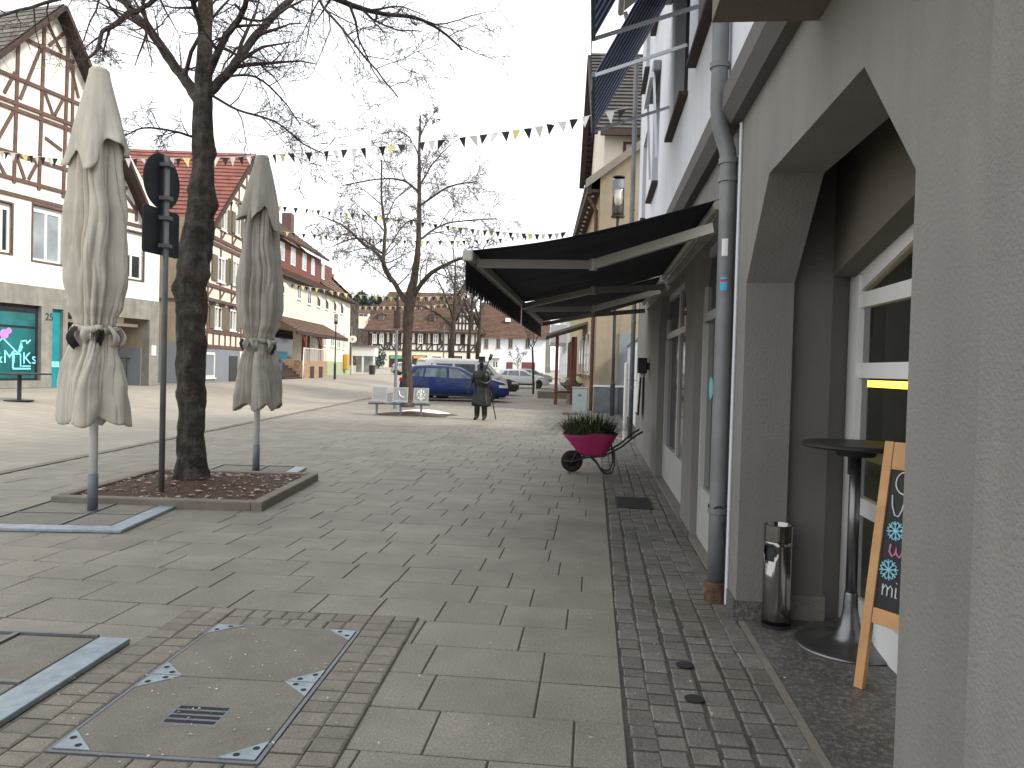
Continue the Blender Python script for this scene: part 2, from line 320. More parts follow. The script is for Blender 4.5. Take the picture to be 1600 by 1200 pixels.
# sett strip along the house
st = MB(); xcol = .196
for c in range(6):
    wd = [.118,.128,.125,.13,.128,.118][c]; y = -2.0+R_.uniform(0,.1)
    while y < 27.5:
        L_ = R_.uniform(.105,.17) if c < 5 else R_.uniform(.14,.24)
        wob = .012*math.sin(y*.9+c)
        chamfer_stone(st, xcol+.004+wob+R_.uniform(-.005,.005), xcol+wd-.004+wob+R_.uniform(-.005,.005), y+.0075, y+L_-.0075, R_.uniform(-.002,.007), -.03, .009, .006)
        y += L_
    xcol += wd
st.build('sett_strip', MT['sett'], kind='structure')
MB().add([(.19,-3,-.0035),(.95,-3,-.0035),(.95,28,-.0035),(.19,28,-.0035)],[(0,1,2,3)]).build('sett_strip_bed', MT['joint'], kind='structure')
lt_ = MB(); rl = random.Random(77)
for _ in range(1100):
    k = rl.random()
    if k < .25: x, y = rl.gauss(-1.7,.5), rl.gauss(3.5,.6)
    elif k < .45: x, y = rl.gauss(.6,.35), rl.uniform(1.5,9)
    else: x, y = rl.uniform(-7,.9), rl.uniform(1.5,14)
    if x > 1.5: continue
    s = rl.uniform(.003,.0085); a = rl.uniform(0,6.28); c, sn = math.cos(a)*s, math.sin(a)*s; q = rl.uniform(.3,1.6)
    lt_.add([(x-c*q,y-sn*q,.017),(x+sn*.6,y-c*.6,.0195),(x+c*q,y+sn*q,.018),(x-sn*.6,y+c*.6,.021)],[(0,1,2),(0,2,3)])
lt_.build('litter', MT['petal'], kind='stuff')
pf = MB(); pf.box(.985,1.62,-3,5.2,-.05,.012)
MB().box(.945,.983,-3,4.94,-.05,.010).build('porch_kerb', MT['kerb'], kind='structure')
pf.build('porch_floor', MT['granite'], kind='structure')
# ---------------------------------------------------------------- the near house on the right (street wall in the plane X = .93)
WX = .93; YE = 16.9
house = thing('corner_house', 'grey plastered house with cut-corner arched porch and white upper floor running along the right side', 'house', (WX, 6, 0))
gw = MB()
gw.box(WX,1.22,-3,2.41,0,6.2)                          # near pier
gw.prism([(2.41,2.17),(2.90,2.66),(4.40,2.66),(4.95,2.12),(4.95,3.36),(2.41,3.36)],'x',WX,1.22)
gw.box(WX,1.22,2.41,3.52,3.36,6.2)
DB = (5.65,7.35,2.66); DA = (8.1,11.4,2.62)
yy = 4.95
for (a,b,h) in (DB,DA):
    gw.box(WX,1.22,yy,a,0,3.36)
    gw.prism([(a,h-.42),(a+.3,h),(b-.3,h),(b,h-.42),(b,3.36),(a,3.36)],'x',WX,1.22); yy = b
gw.box(WX,1.22,yy,YE,0,3.36)
gw.build('ground_floor_wall', MT['plaster'], house, world=True)
band = MB(); band.box(WX-.014,WX-.001,-3,1.955,0,6.2); band.build('rough_plaster_band', MT['plaster_rough'], house, world=True)
for q in ((WX-.015,WX-.001,4.953,5.60,0,.13),(WX-.015,WX-.001,7.36,8.09,0,.06),(WX,1.22,4.935,4.949,.013,.13)): MB().box(*q).build('granite_plinth', MT['granite'], house, world=True)
# porch interior
pw = MB()
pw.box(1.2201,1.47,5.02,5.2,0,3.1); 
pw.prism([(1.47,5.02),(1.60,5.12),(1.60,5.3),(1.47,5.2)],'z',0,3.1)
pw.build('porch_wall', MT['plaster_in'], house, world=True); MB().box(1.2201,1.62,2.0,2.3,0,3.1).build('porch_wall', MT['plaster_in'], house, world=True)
pp = MB(); pp.box(1.222,1.485,5.003,5.019,.013,.17); pp.build('porch_plinth', MT['concrete'], house, world=True)
# inner wall with the slanted door head
d1 = on_x(1303,431,1.47); d2 = on_x(1415,318,1.47)
sl0 = (d2.z-d1.z)/(d1.y-d2.y)
yA, zA = 5.02, d1.z-(5.02-d1.y)*sl0; 
yP = 3.66; zP = zA+(yA-yP)*sl0; yB = 2.3
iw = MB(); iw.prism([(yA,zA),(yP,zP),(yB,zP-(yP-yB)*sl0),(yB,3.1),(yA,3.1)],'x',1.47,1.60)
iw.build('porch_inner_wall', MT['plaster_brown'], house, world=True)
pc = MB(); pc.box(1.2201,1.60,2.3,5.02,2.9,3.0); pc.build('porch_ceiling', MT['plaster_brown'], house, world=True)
# glazed porch door (white frames)
df = MB(); X0, X1 = 1.605, 1.665
q1 = on_x(1338,421,1.60); q2 = on_x(1434,318,1.60); slD = (q2.z-q1.z)/(q1.y-q2.y); zD = q1.z-(5.10-q1.y)*slD
zDP = zD+(5.10-yP)*slD
def zat(Y): return zD+(5.10-Y)*slD if Y > yP else zDP-(yP-Y)*slD
def framebar(p, q, wd): df.beam((1.637,p[0],p[1]),(1.637,q[0],q[1]),.06,wd,(0,0,1) if abs(p[0]-q[0])>.01 else (0,1,0))
yj = 5.09
df.box(X0,X1,4.97,5.16,.013,zD+.02); df.box(X0-.01,X1,4.925,4.968,.013,zD-.02)
zt = [(on_x(1385,460,1.62).z),(on_x(1385,579,1.62).z),(on_x(1370,803,1.62).z),(on_x(1390,965,1.62).z)]
for k,(zc,h) in enumerate(((zt[0],.09),(zt[1],.09),(zt[2],.10),(.10,.24))): df.box(X0+.004,X1-.004,yB,4.924,max(.014,zc-h/2),zc+h/2)
framebar((5.12,zat(5.12)-.09),(yP,zDP-.09),.13); framebar((yP,zDP-.09),(yB,zat(yB)-.09),.13)
for yc in (3.66,2.42): df.box(X0+.002,X1-.002,yc-.045,yc+.045,.013,zat(yc)-.1)
MB().box(1.675,1.70,4.96,5.3,1.8,3.0).build('porch_wall', MT['plaster_in'], house, world=True)
fl_ = MB(); fl_.prism([(5.17,zD+.025),(5.17,zD+.6),(4.95,zD+.6),(4.95,zat(4.95)+.03)],'x',1.609,1.655); fl_.build('porch_wall', MT['plaster_in'], house, world=True)
frame = df.build('porch_door', MT['white'], house, world=True)
gl = MB(); gl.add([(1.632,4.93,.02),(1.632,yB,.02),(1.632,yB,zat(yB)-.05),(1.632,yP,zDP-.05),(1.632,4.93,zat(4.93)-.05)],[(0,1,2,3,4)])
gl.build('pane', MT['glass'], frame, world=True)
hd_ = MB(); hd_.box(1.575,1.60,4.94,4.955,.95,1.12); hd_.build('handle', MT['brushed'], frame, world=True)
it = MB(); it.box(4.4,4.5,1.5,9,-.05,3); it.box(1.68,4.5,1.5,9,2.95,3.0); it.box(1.68,4.5,9,9.1,0,3); it.box(1.68,4.5,1.4,1.5,0,3); it.box(1.68,4.5,1.5,9,-.06,-.002)
it.build('shop_interior', MT['interior'], house, world=True)
cu = MB(); cu.grid(lambda a,b: Vector((2.6+.02*a+.035*math.sin(a*45), 5.7+.75*a, 1.0+.06*math.sin(a*9)+1.3*b)), 60, 2); cu.build('curtain', MT['curtain'], house, world=True, smooth=True)
sh = MB(); sh.box(2.2,2.55,4.6,7.2,.0,.85); sh.box(2.15,2.6,4.6,7.2,.85,.9); sh.build('shop_counter', MT['interior'], house, world=True)
lt = on_x(1390,601,2.3); tl_ = MB(); lt2 = on_x(1428,600,2.3); tl_.tube([(2.3,lt.y+.75,lt.z),(2.3,lt2.y-.6,lt.z)],.028,8); 
tag(tl_.build('tube_lamp', MT['lamp']), 'glowing yellow tube lamp inside the shop behind the glass door', 'lamp')
# cornice band and upper wall
cn = MB(); cn.prism([(.80,3.30),(.80,3.44),(.95,3.44),(.95,3.22),(.86,3.22)],'y',3.525,YE+.02)
cn.build('cornice', MT['moulding'], house, world=True)
UW = .855
up = MB(); wins = [(6.05,7.25,4.40,6.0),(7.95,9.45,4.36,6.0),(11.6,12.9,4.36,6.0),(14.4,15.6,4.36,6.0)]
wins2 = [(a,b,7.1,8.5) for a,b,_,_ in wins]
def holed_wall(mb, u0, u1, z0, z1, ops, put):
    us = sorted(set([u0,u1]+[a for o in ops for a in o[:2]]))
    for a,b in zip(us, us[1:]):
        hs = sorted((o[2],o[3]) for o in ops if o[0] <= a+1e-6 and o[1] >= b-1e-6); z = z0
        for p,q in hs:
            if p > z: put(mb, a, b, z, p)
            z = q
        if z < z1: put(mb, a, b, z, z1)
holed_wall(up, 3.525, YE, 3.441, 9.3, wins+wins2, lambda mb,a,b,c,d: mb.box(UW,1.12,a,b,c,d))
up.box(1.12,6,YE-.25,YE,0,9.3); up.box(1.22,1.3,5.3,YE,0,9.3)
up.build('upper_wall', MT['whitewall'], house, world=True)
for (a,b,c,d) in wins+wins2:
    fr = MB(); X = UW+.12
    for q in ((a,a+.07,c,d),(b-.07,b,c,d),(a+.07,b-.07,c,c+.07),(a+.07,b-.07,d-.07,d),((a+b)/2-.04,(a+b)/2+.04,c+.07,d-.07)): fr.box(X,X+.06,*q)
    wo = fr.build('window', MT['moulding'], house, world=True)
    MB().box(X+.03,X+.04,a+.05,b-.05,c+.05,d-.05).build('pane', MT['pane'], wo, world=True)
    MB().box(UW-.09,UW+.11,a-.06,b+.06,c-.045,c-.003).build('sill', MT['timberdark'], wo, world=True)
rf = MB(); rf.prism([(.35,9.3),(6,13.8),(6,14.0),(.35,9.48)],'y',3.5,YE+.2); rf.build('roof', MT['tiledark'], house, world=True)
gt = MB(); gt.tube([(.36,3.5,9.33),(.36,YE+.2,9.33)],.07,8); gt.build('gutter', MT['zinc'], house, world=True)
# oriel over the porch
oz = 3.10
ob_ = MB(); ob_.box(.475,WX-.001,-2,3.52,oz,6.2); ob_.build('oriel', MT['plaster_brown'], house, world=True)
# shop doors along the wall
def shopdoor(name, a, b, h, X=1.0):
    f = MB(); t = .075
    f.box(X,X+.06,a,a+t,.02,h); f.box(X,X+.06,b-t,b,.02,h); f.box(X+.001,X+.061,a+t,b-t,h-t,h)
    f.box(X+.002,X+.058,a+t,b-t,2.02,2.10); f.box(X+.002,X+.058,a+t,b-t,.02,.52); m_ = (a+b)/2
    f.box(X-.012,X+.05,a+t+.003,a+t+.09,.06,2.0); f.box(X-.012,X+.05,b-t-.09,b-t-.003,.06,2.0)
    if b-a > 1.25: f.box(X+.004,X+.056,m_-.05,m_+.05,.06,h-t)
    o = f.build(name, MT['doorwhite'], house, world=True)
    MB().box(X+.03,X+.036,a+t,b-t,.5,h-t).build('pane', MT['pane'], o, world=True)
    MB().tube([(X-.05,a+.2,.95),(X-.05,a+.2,1.15)],.012,6).build('handle', MT['brushed'], o, world=True)
    MB().box(WX+.0,X+.1,a+.01,b-.01,-.02,.03).build('threshold', MT['concrete'], o, world=True)
    return o
shopdoor('shop_door', *DB, X=1.0); shopdoor('shop_door', *DA, X=1.035)
# sticker discs on the shop door glass
X_ST = 1.022
sk = MB(); sk.lathe([(.10,0),(.10,.004)],20,(X_ST,6.9,1.42),'x'); sk.build('round_sticker', MT['cyan'], house, world=True)
# conduit beside the downpipe
MB().tube([(WX-.012,5.23,.02),(WX-.012,5.23,3.2)],.012,6).build('conduit', MT['whitewall'], house, world=True)
# ---------------------------------------------------------------- downpipes
dp = thing('downpipe', 'thick grey zinc downpipe with stickers and a cracked rusty foot beside the ash bin', 'downpipe', (.865,5.36,0))
P_ = [(.865,5.36,z) for z in (.10,.5,1.2,2.2,2.95)]+[(.855,5.36,3.05),(.80,5.36,3.22),(.785,5.36,3.34),(.785,5.36,3.5),(.785,5.36,6.5),(.785,5.36,9.2)]
MB().tube(P_, .056, 20).build('pipe', MT['zinc'], dp, world=True, smooth=True)
for z,x in ((.62,.865),(2.86,.865),(2.98,.863),(3.62,.785),(6,.785)):
    c = MB(); c.lathe([(.0565,-.02),(.066,-.018),(.066,.018),(.0565,.02)],20,(x,5.36,z)); c.box(x+.05,WX if z<3.3 else UW,5.355,5.365,z-.006,z+.006); c.build('bracket', MT['zinc'], dp, world=True)
MB().lathe([(.075,.0),(.073,.13),(.058,.135),(.058,.0)],20,(.865,5.36,.0)).build('foot', MT['rust'], dp, world=True)
def sticker(nm, px, py, mat, h=.07, wd=.5):
    p = on_y(px, py, 5.30); z = p.z; s_ = MB()
    a0 = math.radians(252)
    s_.grid(lambda a,b: Vector((.865+.0572*math.cos(a0-wd+2*wd*a), 5.36+.0572*math.sin(a0-wd+2*wd*a), z-h/2+h*b)), 10, 1); return s_.build(nm, mat, dp, world=True)
s1 = sticker('sticker', 1133, 386, MT['white'], .115, .36); sticker('sticker', 1132, 443, MT['blueboard'], .09, .42)
MB().grid(lambda a,b: Vector((.865+.0576*math.cos(rad(252)-.4+.8*a), 5.36+.0576*math.sin(rad(252)-.4+.8*a), on_y(1132,443,5.3).z+.012+.018*b)),8,1).build('sticker_band', MT['redlamp'], dp, world=True)
kn = MB(); kn.tube([(.865+.06*math.cos(t),5.36+.06*math.sin(t),.64+.015*math.sin(3*t)) for t in [i*.35 for i in range(19)]],.006,5)
kn.tube([(.93,5.27,.63),(.88,5.24,.55),(.90,5.25,.42)],.005,5); kn.build('cable_tie', MT['black'], dp, world=True)
d2_ = thing('downpipe', 'slim dark grey downpipe at the far corner of the white house wall', 'downpipe', (.80,16.85,0))
MB().tube([(.82,16.8,.1),(.82,16.8,3.1),(.72,16.8,3.4),(.72,16.8,8.2),(.45,16.8,9.2)],.05,12).build('pipe', MT['zinc'], d2_, world=True, smooth=True)
for z in (1.2,2.6,5,7): MB().lathe([(.051,-.02),(.06,-.018),(.06,.018),(.051,.02)],12,(.82 if z<3 else .72,16.8,z)).build('bracket', MT['zinc'], d2_, world=True)
# wall lamp and poster panel at the far end of the wall
wl = thing('wall_lamp', 'small black square lantern on the far end of the grey wall', 'wall lamp', (WX,13.2,1.6))
MB().box(WX-.20,WX-.04,13.1,13.28,1.52,1.78).build('lantern', MT['darkmetal'], wl, world=True, bevel=.02)
MB().box(WX-.05,WX-.001,13.14,13.24,1.58,1.70).build('wall_plate', MT['darkmetal'], wl, world=True)
MB().lathe([(.04,0),(.05,.05),(.02,.07)],10,(WX-.12,13.19,1.45)).build('bulb_glass', MT['lampglass'], wl, world=True)
ps = thing('menu_board', 'narrow white notice panel in a dark frame near the far end of the grey wall', 'notice board', (WX-.03,14.6,.9))
MB().beam((WX-.10,14.6,.75),(WX-.06,14.6,1.7),.7,.03,(1,0,0)).build('frame', MT['timberdark'], ps, world=True)
MB().beam((WX-.122,14.6,.8),(WX-.082,14.6,1.65),.62,.012,(1,0,0)).build('notice', MT['white'], ps, world=True)
# ---------------------------------------------------------------- shop awnings
def shop_awning(y0, y1, label, zw=2.80, zf=2.37, xf=-.95, gap=0):
    t = thing('shop_awning', label, 'awning', (WX,(y0+y1)/2,2.6), 0, 'dark awnings over the shop doors')
    n = 28
    def fab(a, b):
        y = y0+.03+(y1-y0-.06)*a; s = .045*math.sin(math.pi*b)+(.012*math.sin(a*19+b*3)+.010*math.sin(a*47-b*5))*math.sin(math.pi*b)
        return Vector((WX-.03+(xf-WX+.03)*b, y, zw+.02+(zf+.05-zw-.02)*b - s))
    m = MB(); m.grid(fab, n, 14); m.build('fabric', MT['navy'], t, world=True, smooth=True, solid=.006)
    v = MB(); k = int((y1-y0)/.16)
    for i in range(k):
        a = y0+.02+(y1-y0-.04)*i/k; b = y0+.02+(y1-y0-.04)*(i+1)/k; c = (a+b)/2; e = (b-a)*.5
        v.prism([(a,zf-.01),(b,zf-.01),(b,zf-.17),(c+e*.55,zf-.23),(c,zf-.25),(c-e*.55,zf-.23),(a,zf-.17)],'x',xf-.028,xf-.022)
    v.build('valance', MT['navy'], t, world=True)
    fb = MB(); fb.box(xf-.05,xf+.03,y0,y1,zf-.03,zf+.055); fb.build('front_bar', MT['alu'], t, world=True, bevel=.012)
    bx = MB(); bx.tube([(WX-.07,y0+.02,zw-.03),(WX-.07,y1,zw-.03)],.035,12); bx.box(WX-.03,WX-.001,y0,y1,zw-.14,zw-.06); bx.build('roller', MT['alu'], t, world=True)
    for ya, s in ((y0+.16,1),(y1-.16,-1)):
        el = Vector(((WX+xf)/2-.02, ya+s*(.55 if s > 0 else .95), (zw+zf)/2-(.165 if s > 0 else .11)))
        A = Vector((WX-.07,ya,zw-.17)); B = Vector((xf+.02,ya+s*.05,zf-.02))
        ar = MB(); ar.beam(A,el,.045,.075); ar.beam(el,B,.04,.065); ar.lathe([(.035,-.045),(.035,.045)],10,el)
        ar.build('folding_arm', MT['alu'], t, world=True)
    return t
shop_awning(5.72,10.15,'nearer of the two black folding-arm awnings over the shop doors')
shop_awning(10.30,14.1,'farther black folding-arm awning with its end by the white notice panel')
# dark fixture on top of awning
# ---------------------------------------------------------------- striped window awnings
MT['stripe'] = stripes('blue_stripe', (.012,.02,.07), (.32,.40,.52), 1, 5.6, duty=.62)
def window_awning(y0, y1, zt, zf, label, xf=-.09, za=4.9):
    t = thing('window_awning', label, 'awning', (UW,(y0+y1)/2,zt), 0, 'striped awnings over the upper windows')
    m = MB(); m.grid(lambda a,b: Vector((UW-.05+(xf-UW+.05)*b, y0+.02+(y1-y0-.04)*a, zt+(zf-zt)*b)), 1, 1); m.build('fabric', MT['stripe'], t, world=True, solid=.004)
    v = MB(); v.box(xf-.018,xf-.012,y0+.02,y1-.02,zf-.14,zf); v.build('valance', MT['stripe'], t, world=True)
    MB().box(xf-.02,xf+.015,y0,y1,zf-.015,zf+.02).build('front_bar', MT['greymetal'], t, world=True)
    for y in (y0+.012,y1-.012): MB().beam((UW-.001,y,za),(xf,y,zf),.018,.035).build('arm', MT['whitewall'], t, world=True)
    MB().box(UW-.11,UW-.001,y0-.03,y1+.03,zt-.06,zt+.08).build('cassette', MT['greymetal'], t, world=True, bevel=.02)
window_awning(8.1,10.0,6.25,4.60,'blue and white striped window awning let down above the black shop awning')
window_awning(5.5,7.28,6.25,4.62,'striped window awning cut off by the top edge, nearest the grey oriel')
t = thing('folded_window_awning', 'folded striped window awning with white arms, before the far corner of the white house', 'awning', (UW,12.2,6))
MB().box(UW-.12,UW-.001,11.5,13.0,5.95,6.1).build('cassette', MT['greymetal'], t, world=True, bevel=.02)
for y in (11.6,12.9):
    MB().beam((UW-.03,y,4.7),(UW-.10,y,5.92),.02,.035).build('arm', MT['whitewall'], t, world=True)
MB().box(UW-.16,UW-.10,11.55,12.95,5.86,5.94).build('front_bar', MT['whitewall'], t, world=True)
# ================================================================ near objects
# --- ash bin
b = thing('ash_bin', 'polished steel standing ash bin with a side opening against the porch wall', 'ash bin', (1.155,4.86,.012))
R = .083; bm_ = MB(); n = 40; z0, z1, zo0, zo1 = .03, .52, .40, .52
def ringv(z): return [Vector((R*math.cos(2*math.pi*k/n), R*math.sin(2*math.pi*k/n), z)) for k in range(n)]
zs = [.02,.12,.30,.41,.44,.47,.50,.53]; bm_.v = [v for z in zs for v in ringv(z)]
def hole(k, j):
    a = 360*(k+.5)/n; return 3 <= j <= 5 and 188 <= a <= 244 or (j in (3,4,5) and 184 <= a <= 250 and j == 4)
bm_.f = [(j*n+k, j*n+(k+1)%n, (j+1)*n+(k+1)%n, (j+1)*n+k) for j in range(len(zs)-1) for k in range(n) if not hole(k,j)]
bo = bm_.build('body', MT['steel'], b, smooth=True, solid=.003)
MB().lathe([(.0,.02),(R+.006,.02),(R+.006,.0),(0,0)],32).build('foot_ring', MT['rubber'], b)
MB().lathe([(R+.004,.53),(R+.004,.625),(R-.004,.627),(R-.012,.60),(0.0,.60)],40).build('ash_tray', MT['steel'], b, smooth=False)
MB().lathe([(R-.012,.03),(R-.012,.525),(R-.02,.525),(R-.02,.03)],32).build('liner', MT['darkmetal'], b)
# --- bar table
t = thing('bar_table', 'tall round bar table with black top and trumpet steel foot in the porch', 'table', (1.50,4.58,.012))
MB().lathe([(0,1.135),(.285,1.135),(.297,1.145),(.297,1.155),(.285,1.163),(0,1.163)],56).build('table_top', MT['darkmetal'], t, bevel=0)
MB().lathe([(.0,1.085),(.10,1.09),(.12,1.134),(0,1.134)],28).build('top_mount', MT['darkmetal'], t)
MB().lathe([(.031,.30),(.031,1.09)],24).build('column', MT['brushed'], t, smooth=True)
MB().lathe([(0,0),(.30,0),(.303,.006),(.29,.014),(.20,.022),(.13,.035),(.085,.065),(.058,.12),(.043,.20),(.036,.30),(.034,.31),(0,.31)],56).build('foot', MT['brushed'], t, smooth=True)
# --- chalkboard
A = thing('chalkboard_sign', 'pale wooden A-board with chalk writing and snowflakes leaning in the porch', 'sign', (1.34,3.985,.012), rad(-56))
LEAN = math.tan(rad(9)); Hh = 1.22
def AB(u, z, d=0): return Vector((u, z*LEAN*.9+d, z))
def abeam(mb, p, q, wd, th, d=0): 
    mb.beam(AB(*p,d), AB(*q,d), wd, th, (0,-1,LEAN) if abs(p[0]-q[0])>.2 else (1,0,0))
Wd = .62
lg = None
for u in (.025, Wd-.025):
    m = MB(); a, c = AB(u,0), AB(u,Hh); m.beam(a,c,.028,.05,(1,0,0)); m.build('front_leg', MT['wood'], A, bevel=.003)
for u in (.025, Wd-.025):
    m = MB(); m.beam(Vector((u,.55,0)),Vector((u,Hh*LEAN*.9+.03,Hh-.03)),.028,.05,(1,0,0)); m.build('rear_leg', MT['wood'], A, bevel=.003)
def quadpanel(mb, u0, u1, za, zb, d0, d1):
    P = [AB(u,z,d) for d in (d0,d1) for u,z in ((u0,za),(u1,za),(u1,zb),(u0,zb))]
    mb.add(P, [(0,1,2,3),(7,6,5,4),(0,4,5,1),(1,5,6,2),(2,6,7,3),(3,7,4,0)])
for za,zb in ((.33,.405),(Hh-.135,Hh)):
    m = MB(); quadpanel(m, .051, Wd-.051, za, zb, -.011, .011); m.build('rail', MT['wood'], A, bevel=.003)
m = MB(); quadpanel(m, .051, Wd-.051, .406, Hh-.136, -.004, .004); m.build('blackboard', MT['board'], A)
CKM = dict(ck=('chalk_letter','chalk'), ckb=('chalk_snowflake','chalkblue'), ckp=('pink_chalk_letter','chalkpink')); ck, ckb, ckp = 'ck', 'ckb', 'ckp'
def flush(mb, k):
    mb.build(CKM[k][0], MT[CKM[k][1]], A)
def stroke(mb, pts, u0, z0, s, r=.0035):
    T_ = [AB(u0+p[0]*s, z0+p[1]*s, -.006) for p in pts]
    if isinstance(mb, str): flush(MB().tube(T_, r, 5), mb)
    else: mb.tube(T_, r, 5)
def arc(cx, cy, rx, ry, a0, a1, n=12): return [(cx+rx*math.cos(rad(a0+(a1-a0)*i/n)), cy+ry*math.sin(rad(a0+(a1-a0)*i/n))) for i in range(n+1)]
def flake(k0_, u0, z0, s):
    mb = MB()
    for k in range(4):
        a = rad(45*k+10); stroke(mb, [(-math.cos(a),-math.sin(a)),(math.cos(a),math.sin(a))], u0, z0, s)
    for k in range(8):
        a = rad(45*k+10)
        for da in (-.5,.5): stroke(mb, [(.6*math.cos(a),.6*math.sin(a)),(.95*math.cos(a+da*.7),.95*math.sin(a+da*.7))], u0, z0, s, .0028)
    flush(mb, k0_)
stroke(ck, arc(.5,.5,.5,.55,60,300)+[(.78,.35),(.5,.35)], .085, .975, .10)                 # G
stroke(ck, [(0,1),(.05,.5),(.25,.05),(.45,.0),(.6,.35),(.72,1)], .075, .86, .10)           # V
flake(ckb, .115, .79, .047)
stroke(ckp, [(0,.9),(-.05,.35),(.2,.02),(.45,.25),(.5,.75),(.52,.3),(.8,.05),(1.0,.4),(1.02,.9)], .10, .665, .065, .005)   # w
flake(ckb, .105, .60, .050)
stroke(ck, [(0,.7),(.03,0),(.03,.4),(.2,.68),(.36,.5),(.36,0),(.36,.4),(.55,.68),(.7,.5),(.72,0)], .085, .475, .075)      # m
stroke(ck, [(.95,.65),(.97,0),(1.08,.05)], .085, .475, .075); stroke(ck, [(.95,.92),(.97,.96)], .085, .475, .075)      # i
stroke(ck, [(1.42,1.1),(1.42,.15),(1.58,.0),(1.7,.1)], .085, .475, .075); stroke(ck, [(1.25,.7),(1.62,.7)], .085, .475, .075)   # t
m = MB(); stroke(m, arc(0,0,1,1,0,360,16), .10, Hh-.07, .022, .002); m.build('burnt_ring', MT['terracotta'], A)
# --- drain covers by the wall
dc = thing('gully_cover', 'dark rectangular gully cover set in the setts by the shop doors', 'drain cover', (.50,9.2,.0))
MB().box(-.20,.22,-.42,.38,-.02,.008).build('plate', MT['darkmetal'], dc); 
m = MB(); 
for k in range(9): m.box(-.18,.20,-.40+k*.085,-.36+k*.085,.0085,.013)
m.build('ribs', MT['darkmetal'], dc)
for (px,py,lab) in ((1070,1041,'small round iron cap in the setts, farther of two'),(1085,1094,'small round iron cap in the setts, nearer of two')):
    p = on_z(px,py); t = thing('valve_cap', lab, 'drain cover', (p.x,p.y,.0)); MB().lathe([(0,.004),(.045,.004),(.047,.009),(.0,.010)],20).build('cap', MT['rubber'], t)
# --- manhole
mc = thing('manhole_cover', 'large concrete two-plate manhole cover with a slotted vent in the foreground', 'manhole cover', (-1.69,3.55,.0), rad(2.4))
hx, hy = .405, .735
for k,(ya,yb) in enumerate(((-hy,-.004),(.004,hy))):
    MB().box(-hx,hx,ya,yb,-.02,.012).build('concrete_plate', MT['concrete'], mc, bevel=.004)
m = MB()
for q in ((-hx-.022,-hx-.004,-hy-.02,hy+.02),(hx+.004,hx+.022,-hy-.02,hy+.02),(-hx-.004,hx+.004,-hy-.022,-hy-.004),(-hx-.004,hx+.004,hy+.004,hy+.022)): m.box(*q,-.02,.010)
m.build('steel_frame', MT['greymetal'], mc)
for sx,sy,ky in ((-1,-1,-hy),(1,-1,-hy),(-1,1,hy),(1,1,hy),(-1,-1,.004),(1,-1,.004),(-1,1,-.004),(1,1,-.004)):
    e = .15; x = sx*hx; dyv = -sy
    m = MB(); m.prism([(x,ky),(x-sx*e,ky),(x,ky+dyv*e)] if sx*dyv < 0 else [(x,ky),(x,ky+dyv*e),(x-sx*e,ky)],'z',.0122,.0155); cp = m.build('corner_plate', MT['galv'], mc)
    h = MB()
    for ox,oy in ((.085,.028),(.028,.085)): h.lathe([(0,.0157),(.014,.0157),(.014,.0165),(0,.0165)],12,(x-sx*ox,ky+dyv*oy,0))
    h.build('lifting_hole', MT['rubber'], cp)
m = MB(); 
for k in range(4): m.box(-.10,.12,-.47+k*.044,-.445+k*.044,.0125,.0135)
m.build('vent_slots', MT['rubber'], mc)
m = MB(); m.box(-.115,.135,-.49,-.305,.0122,.0124); m.build('vent_plate', MT['greymetal'], mc)
# setts round the manhole
ms = MB(); T = Matrix.Translation((-1.69,3.55,0)) @ Matrix.Rotation(rad(2.4),4,'Z')
mb_ = MB(); mb_.v = [T @ Vector(v) for v in ((-.716,-1.35,.005),(.716,-1.35,.005),(.716,1.05,.005),(-.716,1.05,.005))]; mb_.f = [(0,1,2,3)]
mb_.build('sett_bed', MT['joint2'], kind='structure')
for side in (-1,1):
    for c in range(2):
        y = -1.35+.05*c
        while y < 1.04:
            L_ = R_.uniform(.10,.135); xa = side*(.430+c*.142); xb = side*(.430+c*.142+.142)
            chamfer_stone(ms, min(xa,xb)+.004, max(xa,xb)-.004, y+.005, min(y+L_,1.05)-.005, .012+R_.uniform(-.002,.002), -.01, .010, .005, T); y += L_
for c,y0_ in ((0,.762),(1,.90),(0,-.90),(1,-1.04),(2,-1.18),(3,-1.32)):
    x = -.425
    while x < .40:
        L_ = R_.uniform(.10,.14); chamfer_stone(ms, x+.004, min(x+L_,.428)-.004, y0_+.005, y0_+.13, .012+R_.uniform(-.002,.002), -.01, .010, .005, T); x += L_
ms.build('manhole_sett_border', MT['sett2'], kind='structure')
# --- parasol ground frames
def base_frame(label, c, rz, s=.62):
    t = thing('parasol_base', label, 'parasol base', (*c,0), rz, 'steel parasol bases in the paving')
    m = MB(); wpl = .17
    m.prism([(-s-.1,-s-.08),(s,-s-.08),(s-wpl,-s+wpl-.08),(-s-.1+wpl,-s+wpl-.08)],'z',.004,.034); m.build('ramp_plate', MT['galv'], t, bevel=.006)
    m = MB(); m.prism([(s+.002,-s-.08),(s+.002,s),(s-wpl,s),(s-wpl+.002,-s+wpl-.078)],'z',.004,.034); m.build('ramp_plate', MT['galv'], t, bevel=.006)
    m = MB(); m.box(-s-.09,-s-.07,-s+.1,s,.004,.046); m.box(-s-.069,s-wpl-.001,s-.02,s,.004,.046); m.box(-.014,.014,-s+wpl-.079,s-.021,.004,.044); m.box(-s-.069,-.015,-.014,.014,.004,.042); m.box(.015,s-wpl-.001,-.014,.014,.004,.042)
    m.build('cross_frame', MT['zinc'], t)
    for xa,xb in ((-s-.062,-.026),(.026,s-wpl-.006)):
        for ya,yb in ((-s+wpl-.07,-.026),(.026,s-.036)): MB().box(xa,xb,ya,yb,.003,.036).build('weight_slab', MT['concrete'], t, bevel=.006)
    return t
base_frame('parasol base in the paving under the nearer parasol, with wide pale plates', (-4.80,6.98), rad(8))
